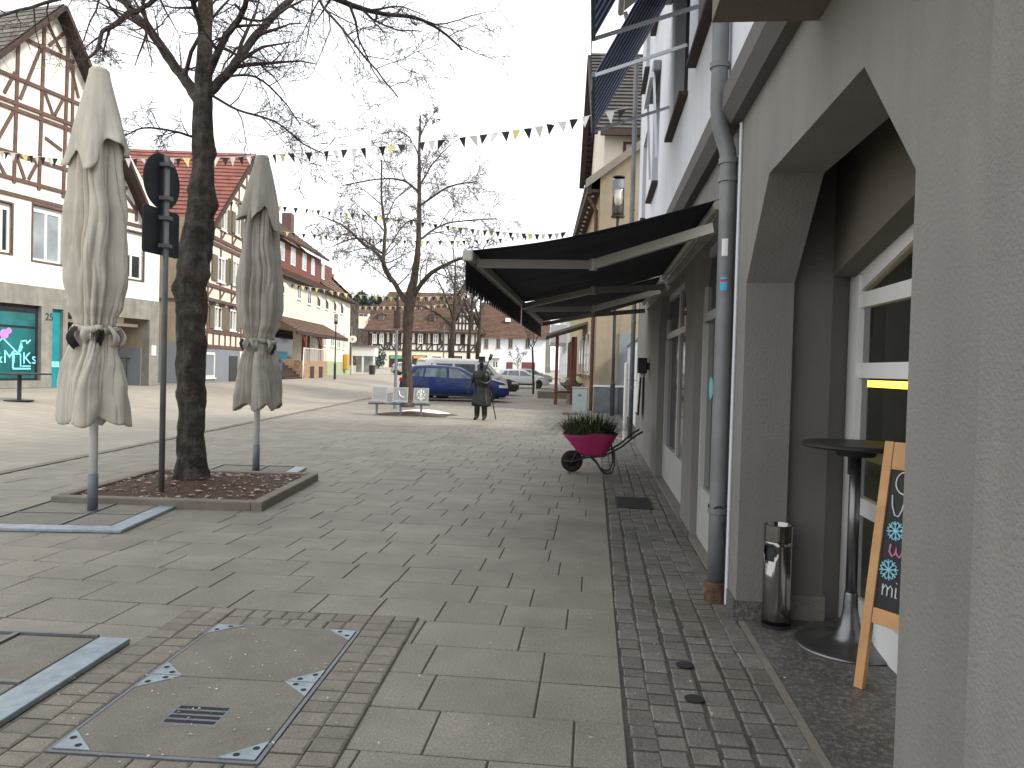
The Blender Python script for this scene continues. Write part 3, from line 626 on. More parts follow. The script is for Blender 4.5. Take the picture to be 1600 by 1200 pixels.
base_frame('parasol base behind the tree bed, under the farther parasol', (-4.58,10.2), rad(8), .56)
base_frame('parasol base at the lower left edge beside the manhole, without a parasol', (-3.04,3.27), rad(3))
# --- closed parasols
def nz(*a): return noise.noise(Vector(a))
def parasol(label, c, rz, seed, mat):
    t = thing('closed_parasol', label, 'parasol', (*c,0), rz, 'closed canvas parasols')
    MB().lathe([(.04,.03),(.04,4.25)],20).build('pole', MT['whitepole'], t, smooth=True)
    sv = MB(); sv.lathe([(.048,.03),(.048,.40),(.041,.402)],20); sv.build('ground_sleeve', MT['greymetal'], t, smooth=True)
    prof = [(.90,.345),(1.05,.335),(1.25,.315),(1.45,.285),(1.62,.24),(1.74,.195),(1.81,.175),(1.90,.205),(2.05,.27),(2.3,.31),(2.6,.31),(2.9,.285),(3.2,.25),(3.5,.225),(3.7,.19)]
    zs_ = [p[0] for p in prof]
    def Rz(z):
        for (a,ra),(b,rb) in zip(prof, prof[1:]):
            if z <= b: u = (z-a)/(b-a); return ra+(rb-ra)*(u*u*(3-2*u))
        return prof[-1][1]
    def ridge(x, y, z): return 1-min(1, abs(nz(x,y,z))*2.2)
    def can(a, b):
        th = 2*math.pi*a; z = .90+(3.70-.90)*b; tie = math.exp(-((z-1.81)/.13)**2); low = sstep(1.75,1.0,z)
        tw = .5*nz(z*.55, seed, 0)+.16*nz(z*2.2, seed, 7); ct, snn = math.cos(th+tw), math.sin(th+tw)
        broad = .5+.5*math.sin(5*(th+tw)+seed+.5*math.sin(2*th)); fold = ridge(ct*2.3+seed, snn*2.3, z*.42); fine = ridge(ct*5.5, snn*5.5+seed, z*.75)
        crease = nz(ct*3.5+z*1.6, snn*3.5-z*1.1, z*2.6+seed)
        k = 1 - (.30-.14*tie+.06*low)*(1-broad) - .20*fold**2*(1-(1-b)**7) - .06*fine**3*(1+2*tie) + .07*crease*(1-tie)
        r = Rz(z)*1.06*k; lobe = .5+.5*math.sin(6*(th+tw*.4)+seed*2)
        zz_ = z - (1-b)**9*(.09*lobe-.06+.05*nz(ct*2,snn*2,seed))
        r *= 1-.10*(1-b)**14*(1-lobe)
        return Vector((r*math.cos(th), r*math.sin(th), zz_))
    m = MB(); m.grid(can, 200, 110, True); m.build('canopy', mat, t, smooth=True, solid=.005)
    def flap(a, b):
        th = 2*math.pi*a; w5 = .5+.5*math.sin(5*th+seed*1.7+.7*math.sin(th*2+seed)); g = nz(math.cos(th)*1.1, math.sin(th)*1.1, seed+3)
        r0 = .085+.24*b**1.08+.03*nz(math.cos(th)*2,math.sin(th)*2,b*2+seed)*b; r = r0*(1-.30*b**1.2*(1-w5)-.05*b*ridge(math.cos(th)*4,math.sin(th)*4,b*.8+seed)**2)
        zb = 3.46 + .12*(1-w5)**2 + .30*g
        hem = sstep(.9,1,b); r *= 1+.05*hem*math.sin(9*th)
        return Vector((r*math.cos(th), r*math.sin(th), 4.33+(zb-4.33)*b))
    m = MB(); m.grid(flap, 160, 36, True); m.build('vent_flap', mat, t, smooth=True, solid=.005)
    MB().lathe([(0,4.36),(.07,4.355),(.092,4.33),(.094,4.29),(.085,4.27)],20).build('top_cap', mat, t, smooth=True)
    m = MB(); m.grid(lambda a,b: Vector(((.186+.012*math.sin(9*a*6.28))*math.cos(6.2832*a),(.186+.012*math.sin(9*a*6.28))*math.sin(6.2832*a),1.785+.06*b+.015*math.sin(a*6.28*2))), 48, 2, True); 
    m.build('tie_strap', mat, t, smooth=True, solid=.008)
    rk = random.Random(int(seed*10))
    for k in range(9):
        a0 = k*.7+seed+rk.uniform(-.2,.2); ln = rk.uniform(.12,.22); wi = rk.uniform(.22,.42); bul = rk.uniform(.03,.07); tl = rk.uniform(-.4,.4); m = MB()
        m.grid(lambda a,b: Vector(((.20+bul*math.sin(b*3.1)+.02*math.sin(a*6))*math.cos(a0+(a-.5)*wi*(1.2-.5*b)+tl*b*.6), (.20+bul*math.sin(b*3.1)+.02*math.sin(a*6))*math.sin(a0+(a-.5)*wi*(1.2-.5*b)+tl*b*.6), 1.835-ln*b+.02*math.sin(a*5+k))), 8, 6)
        m.build('strap_end', MT['black'] if k in (1,4,6) else mat, t, smooth=True, solid=.004)
    m = MB()
    for k in range(3): m.lathe([(0,-.035),(.035,-.025),(.045,0),(.03,.03),(0,.035)],10,(.21*math.cos(-1.3+k*.22),.21*math.sin(-1.3+k*.22),1.80+.012*k))
    m.build('knot', mat, t, smooth=True)
    return t
parasol('tall closed cream canvas parasol nearest the camera at left', (-4.87,7.12), 0, 1.3, MT['cloth'])
parasol('closed canvas parasol, coloured for dimmer light, behind the big tree', (-4.586,10.2), 1.1, 4.6, MT['cloth_shaded'])
# --- tree bed
tb = thing('tree_bed', 'square stone-edged bed of brown earth round the big tree', 'tree bed', (-4.55,8.62,0), rad(5.2))
hs = 1.10
for q in ((-hs,hs-.12,-hs,-hs+.12),(hs-.12,hs,-hs+.0,hs),(-hs,-hs+.12,-hs+.121,hs),(-hs+.121,hs-.121,hs-.12,hs)):
    MB().box(*q,-.02,.105+R_.uniform(-.006,.006)).build('kerb_stone', MT['kerb'], tb, bevel=.014)
m = MB(); m.grid(lambda a,b: Vector((-hs+.1+(2*hs-.2)*a, -hs+.1+(2*hs-.2)*b, .065+.10*math.exp(-(((a-.45)/.3)**2+((b-.5)/.3)**2))+.02*nz(a*9,b*9,0)+.012*nz(a*30,b*30,2))), 60, 60)
m.build('soil', MT['soil'], tb, smooth=True)
def leaves(n, x0, x1, y0, y1, zf, rng):
    m = MB()
    for _ in range(n):
        x, y = rng.uniform(x0,x1), rng.uniform(y0,y1); s = rng.choice([.008,.012,.016,.022,.034]); a = rng.uniform(0,6.28); z = zf(x,y)
        c, sn = math.cos(a), math.sin(a); q = [(-s*1.5,0,.004),(0,-s*.8,.010),(s*1.5,0,.006),(0,s*.8,.014)]
        m.add([(x+c*u-sn*v, y+sn*u+c*v, z+h+rng.uniform(0,.008)) for u,v,h in q], [(0,1,2),(0,2,3)])
    return m
rg = random.Random(5)
lm = leaves(420, -1.0, 1.0, -1.0, 1.0, lambda x,y: .075+.10*math.exp(-(((x/2+.05)/.3)**2+((y/2)/.3)**2)), rg)
lo = lm.build('leaf_litter', MT['leaf'], tb); lo['kind'] = 'stuff'
# --- traffic sign seen from behind
sp = thing('traffic_sign', 'traffic sign post seen from behind with a round plate above a square plate', 'sign', (-4.66,7.98,.08))
D = 8.4; ht_ = at_depth(258,243,D).z-.08
MB().lathe([(.031,0),(.031,ht_),(0,ht_+.01)],18).build('post', MT['zinc'], sp, smooth=True)
def plate(cx, cz, w_, h_, rnd, nm, rz):
    c, s = math.cos(rz), math.sin(rz); m = MB(); n = 10; pts = []
    for (sx,sy,a0) in ((1,1,0),(-1,1,90),(-1,-1,180),(1,-1,270)):
        for i in range(n+1):
            a = rad(a0+90*i/n); pts.append((sx*(w_/2-rnd)+rnd*math.cos(a), sy*(h_/2-rnd)+rnd*math.sin(a)))
    m.prism(pts,'y',.0,.012); Tm = Matrix.Translation((-.05,.0,cz)) @ Matrix.Rotation(rz,4,'Z'); m.v = [Tm @ v for v in m.v]
    o = m.build(nm, MT['darkmetal'], sp)
    for dz in (-h_*.3,h_*.3): MB().box(-.06,.05,-.05,.05,cz+dz-.02,cz+dz+.02).build('clamp', MT['zinc'], o)
zr = at_depth(250,283,D).z-.08; zq = at_depth(250,362,D).z-.08
plate(-.01, zr, .60, .60, .2999, 'round_plate', rad(84)); plate(-.02, zq, .60, .50, .04, 'square_plate', rad(84))
MB().box(-.085,-.083,.17,.20,zq-.20,zq-.17).build('label_sticker', MT['white'], sp)
# --- trees
RMIN = [.0022]
def tree_branch(mb, p, d, L, r, lev, rng, maxlev, trop=.0, tips=None, nseg=5, kids_=(6,6,4), spread=.9):
    pts = [p.copy()]; rr = [r]; d = d.normalized()
    for i in range(nseg):
        d = (d + Vector((rng.gauss(0,.16),rng.gauss(0,.16),rng.gauss(0,.16)+trop*(.4+.6*i/nseg)))).normalized()
        p = p + d*(L/nseg); pts.append(p.copy()); rr.append(max(r*(1-.8*(i+1)/nseg), RMIN[0]))
    mb[min(lev,len(mb)-1)].tube(pts, rr, (8,6,4,3,3)[min(lev,4)], cap=False)
    if lev < maxlev: sprout(mb, pts, rr, L, lev+1, rng, maxlev, kids_, spread)
def sprout(mb, pts, rr, L, lev, rng, maxlev, kids_, spread=.9, t0=.2, trop=None):
    n = kids_[min(lev-1,len(kids_)-1)]
    for k in range(n):
        t = t0+(1-t0)*(k+rng.random())/n; x = t*(len(pts)-1); i = min(int(x),len(pts)-2); f = x-i
        p = pts[i].lerp(pts[i+1], f); d = (pts[i+1]-pts[i]).normalized(); r = rr[i]*(1-f)+rr[i+1]*f
        a = Vector((rng.gauss(0,1),rng.gauss(0,1),rng.gauss(0,1))); a -= d*a.dot(d); a.normalize()
        nd = (d*rng.uniform(.35,.9)+a*spread).normalized()
        tree_branch(mb, p, nd, L*rng.uniform(.38,.62)*(1.05-.35*t), max(min(r*.55,.03),RMIN[0]*1.3), lev, rng, maxlev, trop=trop if trop is not None else rng.choice([-.14,-.05,.05]), nseg=5 if lev < 3 else 4, kids_=kids_, spread=spread)
def smooth_path(pts, rr, k=4, jit=0, rng=None):
    P = []; Rr = []
    for i in range(len(pts)-1):
        a = pts[max(i-1,0)]; b = pts[i]; c = pts[i+1]; d = pts[min(i+2,len(pts)-1)]
        for j in range(k):
            t = j/k; q = .5*((2*b)+(c-a)*t+(2*a-5*b+4*c-d)*t*t+(3*b-a-3*c+d)*t**3)
            if jit and rng: q = q + Vector((rng.gauss(0,jit),rng.gauss(0,jit),0))
            P.append(q); Rr.append(rr[i]+(rr[i+1]-rr[i])*t)
    P.append(pts[-1]); Rr.append(rr[-1]); return P, Rr
def knotted(P, rr, n, rng, amp=.2, seed=0):
    # a trunk with burls and furrows instead of a smooth pipe
    m = MB(); m.tube(P, rr, n, cap=False); k = len(P)
    for i in range(k):
        for j in range(n):
            v = m.v[i*n+j]; d = v-P[i]; a = 2*math.pi*j/n
            f = 1+amp*nz(math.cos(a)*1.2, math.sin(a)*1.2, P[i].z*2.4+seed)+amp*.7*nz(math.cos(a)*3, math.sin(a)*3, P[i].z*5+seed)+.03*math.cos(a*9+P[i].z*1.5)+.06*nz(math.cos(a)*7, math.sin(a)*7, P[i].z*9+seed)
            m.v[i*n+j] = P[i]+d*f
    for i in range(k):
        for j in range(n):
            v = m.v[i*n+j]
            for bz,ba,bs,bw in BURLS:
                d = v-P[i]
                if seed == 11 and n > 20 and abs(P[i].z-bz) < bw*2.5:
                    a = math.atan2(d.y,d.x); da = (a-ba+math.pi)%(2*math.pi)-math.pi
                    v = v + d.normalized()*bs*math.exp(-((P[i].z-bz)/bw)**2-(da/.6)**2)
            m.v[i*n+j] = v
    return m
BURLS = [(2.55,-.15,.07,.10),(2.35,-2.7,.06,.10),(2.05,-.6,.045,.07),(3.05,-1.3,.05,.06),(3.35,.1,.06,.09),(3.55,2.9,.06,.09),(3.95,-.1,.05,.08),(1.15,3.0,.04,.05),(.75,2.9,.04,.10),(4.25,-1.4,.04,.06),(2.8,3.0,.06,.12),(1.75,-.2,.035,.1)]
def tree(name, label, base, depth, trunk, trunk_w, limbs, mats, seed, maxlev=3, kids_=(6,6,4), group=None, spread=.9, dscale=1.0, tprop=None):
    rng = random.Random(seed); D = depth; RMIN[0] = max(.0024, D*.00024)
    t = thing(name, label, 'tree', base, 0, group)
    k = D/FL
    tp = [at_depth(x,y,D) for x,y in trunk]; tp[0].z = base[2]-.05
    P, rr = smooth_path(tp, [wd*k/2 for wd in trunk_w], 14 if seed == 11 else 6)
    knotted(P, rr, 40, rng, seed=seed).build('trunk', mats[0], t, world=True, smooth=True)
    lv = [MB(), MB(), MB(), MB()]
    for pts, w0, w1, dd in limbs:
        n = len(pts); q = [at_depth(x,y,D+dd*D*(i/(n-1))) if i else at_depth(x,y,D) for i,(x,y) in enumerate(pts)]
        Lp, Lr = smooth_path(q, [k*(w0+(w1-w0)*i/(n-1))/2 for i in range(n)], 4, jit=.004*D/9, rng=rng)
        Lr = [q_*(.86 if seed == 11 else .76) for q_ in Lr]; mm = knotted(Lp, Lr, 10, rng, .12, seed); o = len(lv[0].v); lv[0].add(mm.v, mm.f)
        L = sum((Lp[i+1]-Lp[i]).length for i in range(len(Lp)-1))
        sprout(lv, Lp, Lr, L*dscale, 1, rng, maxlev, kids_, spread, t0=.12)
    o1 = lv[0].build('limbs', mats[0], t, world=True, smooth=True)
    tw = MB(); 
    for m in lv[1:]: tw.add(m.v, m.f)
    tw.build('twigs', mats[1], t, world=True, smooth=True)
    return t
B1t = Vector((-4.66,8.62,.13))
tree('street_tree', 'big bare street tree with knobbly dark trunk rising from the stone-edged bed', B1t, 9.05,
     [(296,752),(298,730),(299,660),(299,560),(299,450),(306,390),(313,330),(318,240),(317,160),(320,70),(322,-40),(326,-160),(330,-300)], [60,46,41,40,45,45,39,31,27,22,17,12,5],
     [([(312,160),(292,128),(268,98),(240,55),(200,8),(160,-60),(120,-140)],22,9,.10),
      ([(206,16),(178,40),(160,50),(152,78),(130,95)],11,4,-.06),
      ([(210,20),(240,0),(262,-30),(300,-80)],9,5,-.12),
      ([(205,12),(175,-5),(120,-8),(60,8),(0,25),(-50,50)],9,4,.12),
      ([(322,150),(352,118),(372,92),(400,55),(440,12),(490,-35),(540,-70)],18,10,.08),
      ([(470,-20),(520,-4),(560,12),(600,22),(650,28),(690,48),(722,78)],13,4,.22),
      ([(505,-50),(500,0),(535,45),(575,95),(622,152)],6,2,-.10),
      ([(325,118),(350,62),(372,30),(385,2),(398,-60)],14,7,-.10),
      ([(318,52),(304,10),(296,-20),(270,-90)],12,6,-.12),
      ([(320,-30),(300,-90),(220,-160)],12,5,-.14),([(324,-60),(380,-130),(470,-190)],12,5,.12),
      ([(205,5),(120,-60),(20,-90)],9,4,-.08),
      ([(330,148),(372,172),(430,190),(475,225),(505,240)],5,2,-.05),
      ([(348,120),(400,120),(440,155),(470,195)],5,2,.1),
      ([(305,215),(270,205),(225,200),(190,215)],5,2,-.06)],
     (MT['bark'], MT['twig']), 11, 3, (11,7,5), spread=.85, dscale=.75)
gp = on_ground(634,640); DT = 28.6
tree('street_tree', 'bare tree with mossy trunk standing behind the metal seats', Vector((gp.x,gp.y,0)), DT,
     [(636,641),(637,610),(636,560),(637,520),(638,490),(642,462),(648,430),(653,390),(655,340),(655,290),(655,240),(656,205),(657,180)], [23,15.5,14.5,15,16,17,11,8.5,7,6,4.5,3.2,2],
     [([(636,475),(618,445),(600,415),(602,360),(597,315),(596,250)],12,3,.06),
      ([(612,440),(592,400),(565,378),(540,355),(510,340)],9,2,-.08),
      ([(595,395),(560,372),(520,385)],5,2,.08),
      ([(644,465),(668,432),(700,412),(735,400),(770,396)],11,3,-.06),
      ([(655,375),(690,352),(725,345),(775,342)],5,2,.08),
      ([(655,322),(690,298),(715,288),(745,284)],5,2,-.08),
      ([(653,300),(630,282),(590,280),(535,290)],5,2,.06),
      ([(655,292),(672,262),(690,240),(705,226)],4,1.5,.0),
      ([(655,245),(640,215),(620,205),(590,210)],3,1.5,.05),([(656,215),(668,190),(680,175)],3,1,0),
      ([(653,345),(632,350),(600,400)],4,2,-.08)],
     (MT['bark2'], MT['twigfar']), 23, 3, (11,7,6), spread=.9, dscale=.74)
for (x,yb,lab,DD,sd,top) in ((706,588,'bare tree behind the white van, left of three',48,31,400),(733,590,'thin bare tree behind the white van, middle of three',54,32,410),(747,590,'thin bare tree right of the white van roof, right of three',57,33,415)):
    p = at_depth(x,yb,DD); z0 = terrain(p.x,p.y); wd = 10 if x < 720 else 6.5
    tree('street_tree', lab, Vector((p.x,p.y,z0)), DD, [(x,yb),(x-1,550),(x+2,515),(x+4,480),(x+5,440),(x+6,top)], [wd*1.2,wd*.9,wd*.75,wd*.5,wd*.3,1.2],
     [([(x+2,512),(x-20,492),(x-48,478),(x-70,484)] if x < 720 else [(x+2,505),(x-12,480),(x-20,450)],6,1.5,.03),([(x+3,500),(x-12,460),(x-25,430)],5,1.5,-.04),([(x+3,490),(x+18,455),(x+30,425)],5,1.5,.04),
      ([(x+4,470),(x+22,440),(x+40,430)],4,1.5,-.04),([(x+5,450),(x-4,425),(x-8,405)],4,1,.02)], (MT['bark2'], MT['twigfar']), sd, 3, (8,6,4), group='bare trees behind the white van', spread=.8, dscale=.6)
p = at_depth(832,612,47); 
tree('young_tree', 'young bare tree with a slim stem by the far shop fronts at right', Vector((p.x,p.y,0)), 47, [(833,622),(833,580),(832,545)], [3.5,3,2.6],
     [([(832,546),(826,530),(822,512),(829,506)],2.2,.8,.02),([(832,546),(840,528),(846,510),(842,500)],2.2,.8,-.02),([(832,540),(834,520),(836,495)],2,.8,.01)], (MT['bark2'], MT['twig']), 41, 2, (5,4,3), dscale=.6)
p = at_depth(808,600,95)
tree('young_tree', 'small pale bare tree before the white house', Vector((p.x,p.y,terrain(p.x,p.y))), 95, [(809,598),(809,585),(809,575)], [1.6,1.4,1.2],
     [([(809,576),(802,562),(798,552)],1,.5,.0),([(809,576),(815,560),(820,550)],1,.5,.0),([(809,578),(808,560),(810,545)],1,.5,.0)], (MT['twig'], MT['twig']), 43, 2, (6,4,3), dscale=.7)
# --- metal seats by the second tree
bo_ = on_ground(622,650); bn = thing('metal_bench', 'row of three perforated metal seats on one beam in front of the mossy tree', 'bench', (bo_.x,bo_.y,0), rad(5))
MB().box(-.95,.95,.10,.16,.33,.38).build('beam', MT['greymetal'], bn)
for x in (-.68,.05,.68): 
    m = MB(); m.box(x-.03,x+.03,.10,.16,0,.33); m.box(x-.04,x+.04,-.08,.30,0,.02); m.build('leg', MT['greymetal'], bn)
for i,x in enumerate((-.64,0,.64)):
    m = MB(); m.grid(lambda a,b: Vector((x-.25+.5*a, -.12+.42*b, .41+.02*(2*b-1)**2)), 6, 6); m.build('seat', MT['seatmetal'], bn, smooth=True, solid=.02)
    m = MB(); q0, q1 = Vector((0,.29,.44)), Vector((0,.40,.86)); 
    P = lambda u, v: Vector((x+u, .30+.10*v, .44+.42*v))
    for v0,v1,u0_,u1_ in ((0,.06,-.235,.235),(.94,1,-.235,.235),(.06,.94,-.235,-.205),(.06,.94,.205,.235)): m.add([P(u0_,v0),P(u1_,v0),P(u1_,v1),P(u0_,v1)],[(0,1,2,3)])
    for k in range(15):
        u = -.195+.39*k/14; m.add([P(u-.009,.06),P(u+.009,.06),P(u+.009,.94),P(u-.009,.94)],[(0,1,2,3)])
    for k in range(13):
        v = .1+.8*k/12; m.add([P(-.2,v-.018),P(.2,v-.018),P(.2,v+.018),P(-.2,v+.018)],[(0,1,2,3)])
    bk = m.build('backrest', MT['seatmetal'], bn, solid=.012)
    f = MB()
    if i == 2:
        for k in range(4):
            a = rad(45*k); f.beam(P(-.17*math.cos(a),.5-.42*math.sin(a))+Vector((0,-.02,0)), P(.17*math.cos(a),.5+.42*math.sin(a))+Vector((0,-.02,0)), .03,.012)
        for k in range(8):
            a = rad(45*k)
            for da in (-.35,.35): f.beam(P(.09*math.cos(a),.5+.22*math.sin(a))+Vector((0,-.022,0)), P(.15*math.cos(a+da),.5+.37*math.sin(a+da))+Vector((0,-.022,0)), .022,.012)
        f.build('snowflake', MT['white'], bk)
    if i == 1:
        f.tube([P(-.05,.75)+Vector((0,-.02,0)),P(-.02,.45)+Vector((0,-.02,0)),P(.06,.30)+Vector((0,-.02,0)),P(.12,.28)+Vector((0,-.02,0))],.014,5); f.build('ornament', MT['white'], bk)
sn = MB(); c0 = on_ground(668,646)
sn.grid(lambda a,b: Vector((c0.x-.2+(b**.8)*(.9+.2*nz(math.cos(6.283*a),math.sin(6.283*a),5))*math.cos(6.283*a), c0.y+.25+b**.8*.75*math.sin(6.283*a)*(1+.25*nz(math.cos(6.283*a)*2,math.sin(6.283*a)*2,9)), .003+.09*(1-b**2)*(1+.4*nz(a*9,b*5,1)))), 40, 8, True)
so_ = sn.build('snow_patch', MT['snow'], smooth=True); tag(so_, 'small heap of leftover snow behind the metal seats', 'snow')
tp_ = MB(); tp_.box(-1.4,1.4,-1.3,1.4,.002,.012); tp_.v = [Matrix.Translation((gp.x,gp.y-1.8,0)) @ Matrix.Rotation(rad(6),4,'Z') @ v for v in tp_.v]
tp_ = MB(); tp_.grid(lambda a,b: Vector((bo_.x-.95+2.6*a, bo_.y-.15+2.2*b, .012+.10*math.exp(-((a-.45)/.25)**2-((b-.45)/.3)**2)+.01*nz(a*12,b*12,4)-.12*max(0,((2*a-1)**4+(2*b-1)**4)**.25-.78+.22*nz(a*5,b*5,8)))), 60, 40)
tag(tp_.build('earth_patch', MT['soil'], smooth=True), 'patch of bare reddish earth under the metal seats', 'earth patch')
# ================================================================ figures, vehicles, street furniture
def skin(name, joints, edges, mat, parent, sub=2, root=0):
    me = bpy.data.meshes.new(name); me.from_pydata([j[0] for j in joints], edges, []); me.update()
    o = bpy.data.objects.new(name, me); COL.objects.link(o); o.parent = parent; me.materials.append(mat)
    s = o.modifiers.new('skin','SKIN'); s.use_smooth_shade = True
    for i,(p,r) in enumerate(joints):
        me.skin_vertices[0].data[i].radius = r if hasattr(r,'__len__') else (r,r)
        me.skin_vertices[0].data[i].use_root = (i == root)
    b = o.modifiers.new('sub','SUBSURF'); b.levels = sub; b.render_levels = sub
    return o
# --- bronze night-watchman statue (faces -Y, a little to the left)
g0 = on_ground(751,656)
st_ = thing('statue', 'dark bronze statue of a man in a long coat and top hat shouldering a pole', 'statue', (g0.x,g0.y,0), rad(-10))
J = [((0,0,.92),(.14,.12)), ((0,0,1.15),(.15,.115)), ((0,-.01,1.36),(.165,.115)), ((0,-.01,1.46),(.085,.08)), ((0,-.025,1.53),(.058,.058)), ((0,-.04,1.62),(.085,.098)), ((0,-.035,1.70),(.082,.095)),
     ((.10,0,.86),.105), ((.105,-.01,.50),.098), ((.11,.02,.10),.082), ((.115,-.06,.05),(.06,.045)), ((.125,-.17,.035),(.05,.03)),
     ((-.10,0,.86),.105), ((-.11,-.03,.50),.098), ((-.12,.0,.10),.082), ((-.13,-.08,.05),(.06,.045)), ((-.145,-.19,.035),(.05,.03)),
     ((.20,0,1.38),.078), ((.27,-.02,1.14),.062), ((.17,-.20,1.06),.05), ((.06,-.24,1.12),.04), ((.02,-.25,1.15),.03),
     ((-.20,0,1.38),.078), ((-.29,-.03,1.13),.062), ((-.32,-.16,.94),.048), ((-.33,-.20,.89),.036), ((-.33,-.22,.84),.026),
     ((0,-.135,1.615),(.022,.03))]
Ed = [(0,1),(1,2),(2,3),(3,4),(4,5),(5,6),(0,7),(7,8),(8,9),(9,10),(10,11),(0,12),(12,13),(13,14),(14,15),(15,16),(2,17),(17,18),(18,19),(19,20),(20,21),(2,22),(22,23),(23,24),(24,25),(25,26),(5,27)]
skin('figure', J, Ed, MT['bronze'], st_)
def coatf(a, b):
    t = 6.2832*a; z = .42+(1.44-.42)*b
    wx = [.285,.275,.25,.225,.205,.205,.215,.225,.235,.23,.13]; i = min(int(b*10),9); f = b*10-i; rx = wx[i]*(1-f)+wx[i+1]*f
    ry = rx*(.78 if b < .5 else .66); k = 1+.05*math.sin(t*7+b*2)*(1-b)
    front = math.exp(-((a-.75)/.025)**2)*.10*(1-b)
    return Vector((rx*k*math.cos(t), ry*k*math.sin(t)*(1-front), z+.03*math.sin(t*2)*(1-b)))
m = MB(); m.grid(coatf, 64, 24, True); m.build('coat', MT['bronze'], st_, smooth=True, solid=.02)
m = MB()
m.grid(lambda a,b: Vector(((.235-.135*b)*math.cos(6.2832*a),(.165-.075*b)*math.sin(6.2832*a),1.22+.27*b)), 40, 6, True); m.build('shoulder_cape', MT['bronze'], st_, smooth=True, solid=.02)
MB().lathe([(0,1.69),(.145,1.69),(.15,1.70),(.10,1.712),(.094,1.75),(.104,1.855),(.10,1.865),(0,1.865)],28,(0,-.03,0)).build('top_hat', MT['bronze'], st_, smooth=False)
m = MB(); m.tube([(.00,-.27,1.02),(.28,-.05,1.86)],[.018,.022],8); m.tube([(.25,-.075,1.77),(.30,-.035,1.93)],[.045,.05],8); m.build('shouldered_pole', MT['bronze'], st_, smooth=True)
m = MB(); m.tube([(.30,.10,.62),(.42,.16,.02)],.016,6); m.build('cane', MT['bronze'], st_)
for s in (-1,1):
    pass
m = MB()
for s in (-1,1):
    for k in range(5):
        base = Vector((.02,-.25,1.15)) if s > 0 else Vector((-.33,-.22,.85)); dx = (k-2)*.014
        if s > 0: m.tube([base+Vector((dx*.3+.02,-.0,dx)), base+Vector((-.02,-.035,dx)), base+Vector((-.045,-.01,dx*.9))],[.010,.010,.008],6)
        else: m.tube([base+Vector((dx,-.01,0)), base+Vector((dx*1.1,-.035,-.045)), base+Vector((dx,-.015,-.075+abs(dx)))],[.010,.010,.007],6)
m.build('fingers', MT['bronze'], st_, smooth=True)
# --- wheelbarrow with reeds
wb = thing('wheelbarrow', 'magenta wheelbarrow used as a planter beside the wall under the awning', 'wheelbarrow', (-.02,11.75,0), rad(3))
def tray(a, b):
    t = 6.2832*a; lx, ly = .405, .28; n_ = .55
    c, s = math.cos(t), math.sin(t); ex = math.copysign(abs(c)**n_, c); ey = math.copysign(abs(s)**n_, s)
    k = .52+.48*b; off = -.06*(1-b)
    return Vector((lx*ex*(k if ex > 0 else k*1.02)+(.07 if ex<0 else .02)*(1-b), ly*ey*(.6+.4*b), .27+.30*b+(.03 if ex>0 else .0)*b))
m = MB(); m.grid(tray, 56, 8, True); m.v.append(Vector((.05,0,.27))); nn = 56; ci = len(m.v)-1
m.f += [(i,ci,(i+1)%nn) for i in range(nn)]
m.build('tray', MT['pinkpaint'], wb, smooth=True, solid=.006)
m = MB(); rim = [tray(i/56,1)+Vector((0,0,.004)) for i in range(57)]; m.tube(rim, .011, 8, False); m.build('rim', MT['pinkpaint'], wb, smooth=True)
wh = MB(); wh.lathe([(.085,-.04),(.13,-.05),(.16,-.035),(.165,0),(.16,.035),(.13,.05),(.085,.04),(.085,-.04)],32,(-.27,0,.165),'y'); wo = wh.build('wheel', MT['rubber'], wb, smooth=True)
r_ = MB(); r_.lathe([(0,-.02),(.04,-.03),(.082,-.036),(.084,.036),(.04,.03),(0,.02)],24,(-.27,0,.165),'y'); r_.build('rim', MT['alu'], wo)
for s in (-1,1):
    m = MB(); y = .16*s
    m.tube([(-.40,y*.45,.17),(-.27,y*.55,.165),(-.05,y*.8,.24),(.2,y,.27),(.45,y*1.25,.42),(.66,y*1.35,.60),(.76,y*1.35,.66)],.014,8); m.build('handle_bar', MT['darkmetal'], wb, smooth=True)
    m = MB(); m.tube([(.0,y*.9,.25),(.10,y*1.1,.16),(.17,y*1.15,.05),(.24,y*1.15,.012),(.32,y*1.15,.03),(.36,y*1.15,.15),(.35,y*1.1,.33),(.33,y*1.1,.42)],.013,8); m.build('leg', MT['darkmetal'], wb, smooth=True)
    m = MB(); m.tube([(-.27,y*.5,.165),(-.20,y*.75,.33),(-.14,y*.9,.42)],.011,6); m.build('brace', MT['darkmetal'], wb)
m = MB(); m.beam((-.42,-.10,.17),(-.42,.10,.17),.02,.02); m.build('bumper', MT['darkmetal'], wb)
rg = random.Random(9); pm = MB()
for _ in range(1300):
    a = rg.uniform(0,6.283); rr_ = rg.uniform(0,1)**.5; bx, by = .36*rr_*math.cos(a), .22*rr_*math.sin(a)
    L_ = rg.uniform(.36,.74); out = Vector((math.cos(a)*rr_+rg.gauss(0,.35), (math.sin(a)*rr_+rg.gauss(0,.35))*.8, 0)); lean = rg.uniform(.3,1.25)
    sd = Vector((-out.y,out.x,0)); sd = sd.normalized() if sd.length > 1e-3 else Vector((1,0,0)); wv = rg.uniform(.005,.010); pts = []
    for i in range(5):
        t = i/4; h = L_*(1.25*t-(.25+.75*lean)*t*t); pts.append(Vector((bx,by,.52+h*.85))+out*(L_*lean*t**1.5*.8))
    vs = []
    for i,p_ in enumerate(pts): q = wv*(1-.85*i/4); vs += [p_-sd*q, p_+sd*q]
    pm.add(vs, [(2*i,2*i+1,2*i+3,2*i+2) for i in range(4)])
pl_ = thing('reed_plant', 'tuft of drooping green reed leaves growing in the magenta wheelbarrow', 'plant', (-.04,11.75,.0), rad(3))
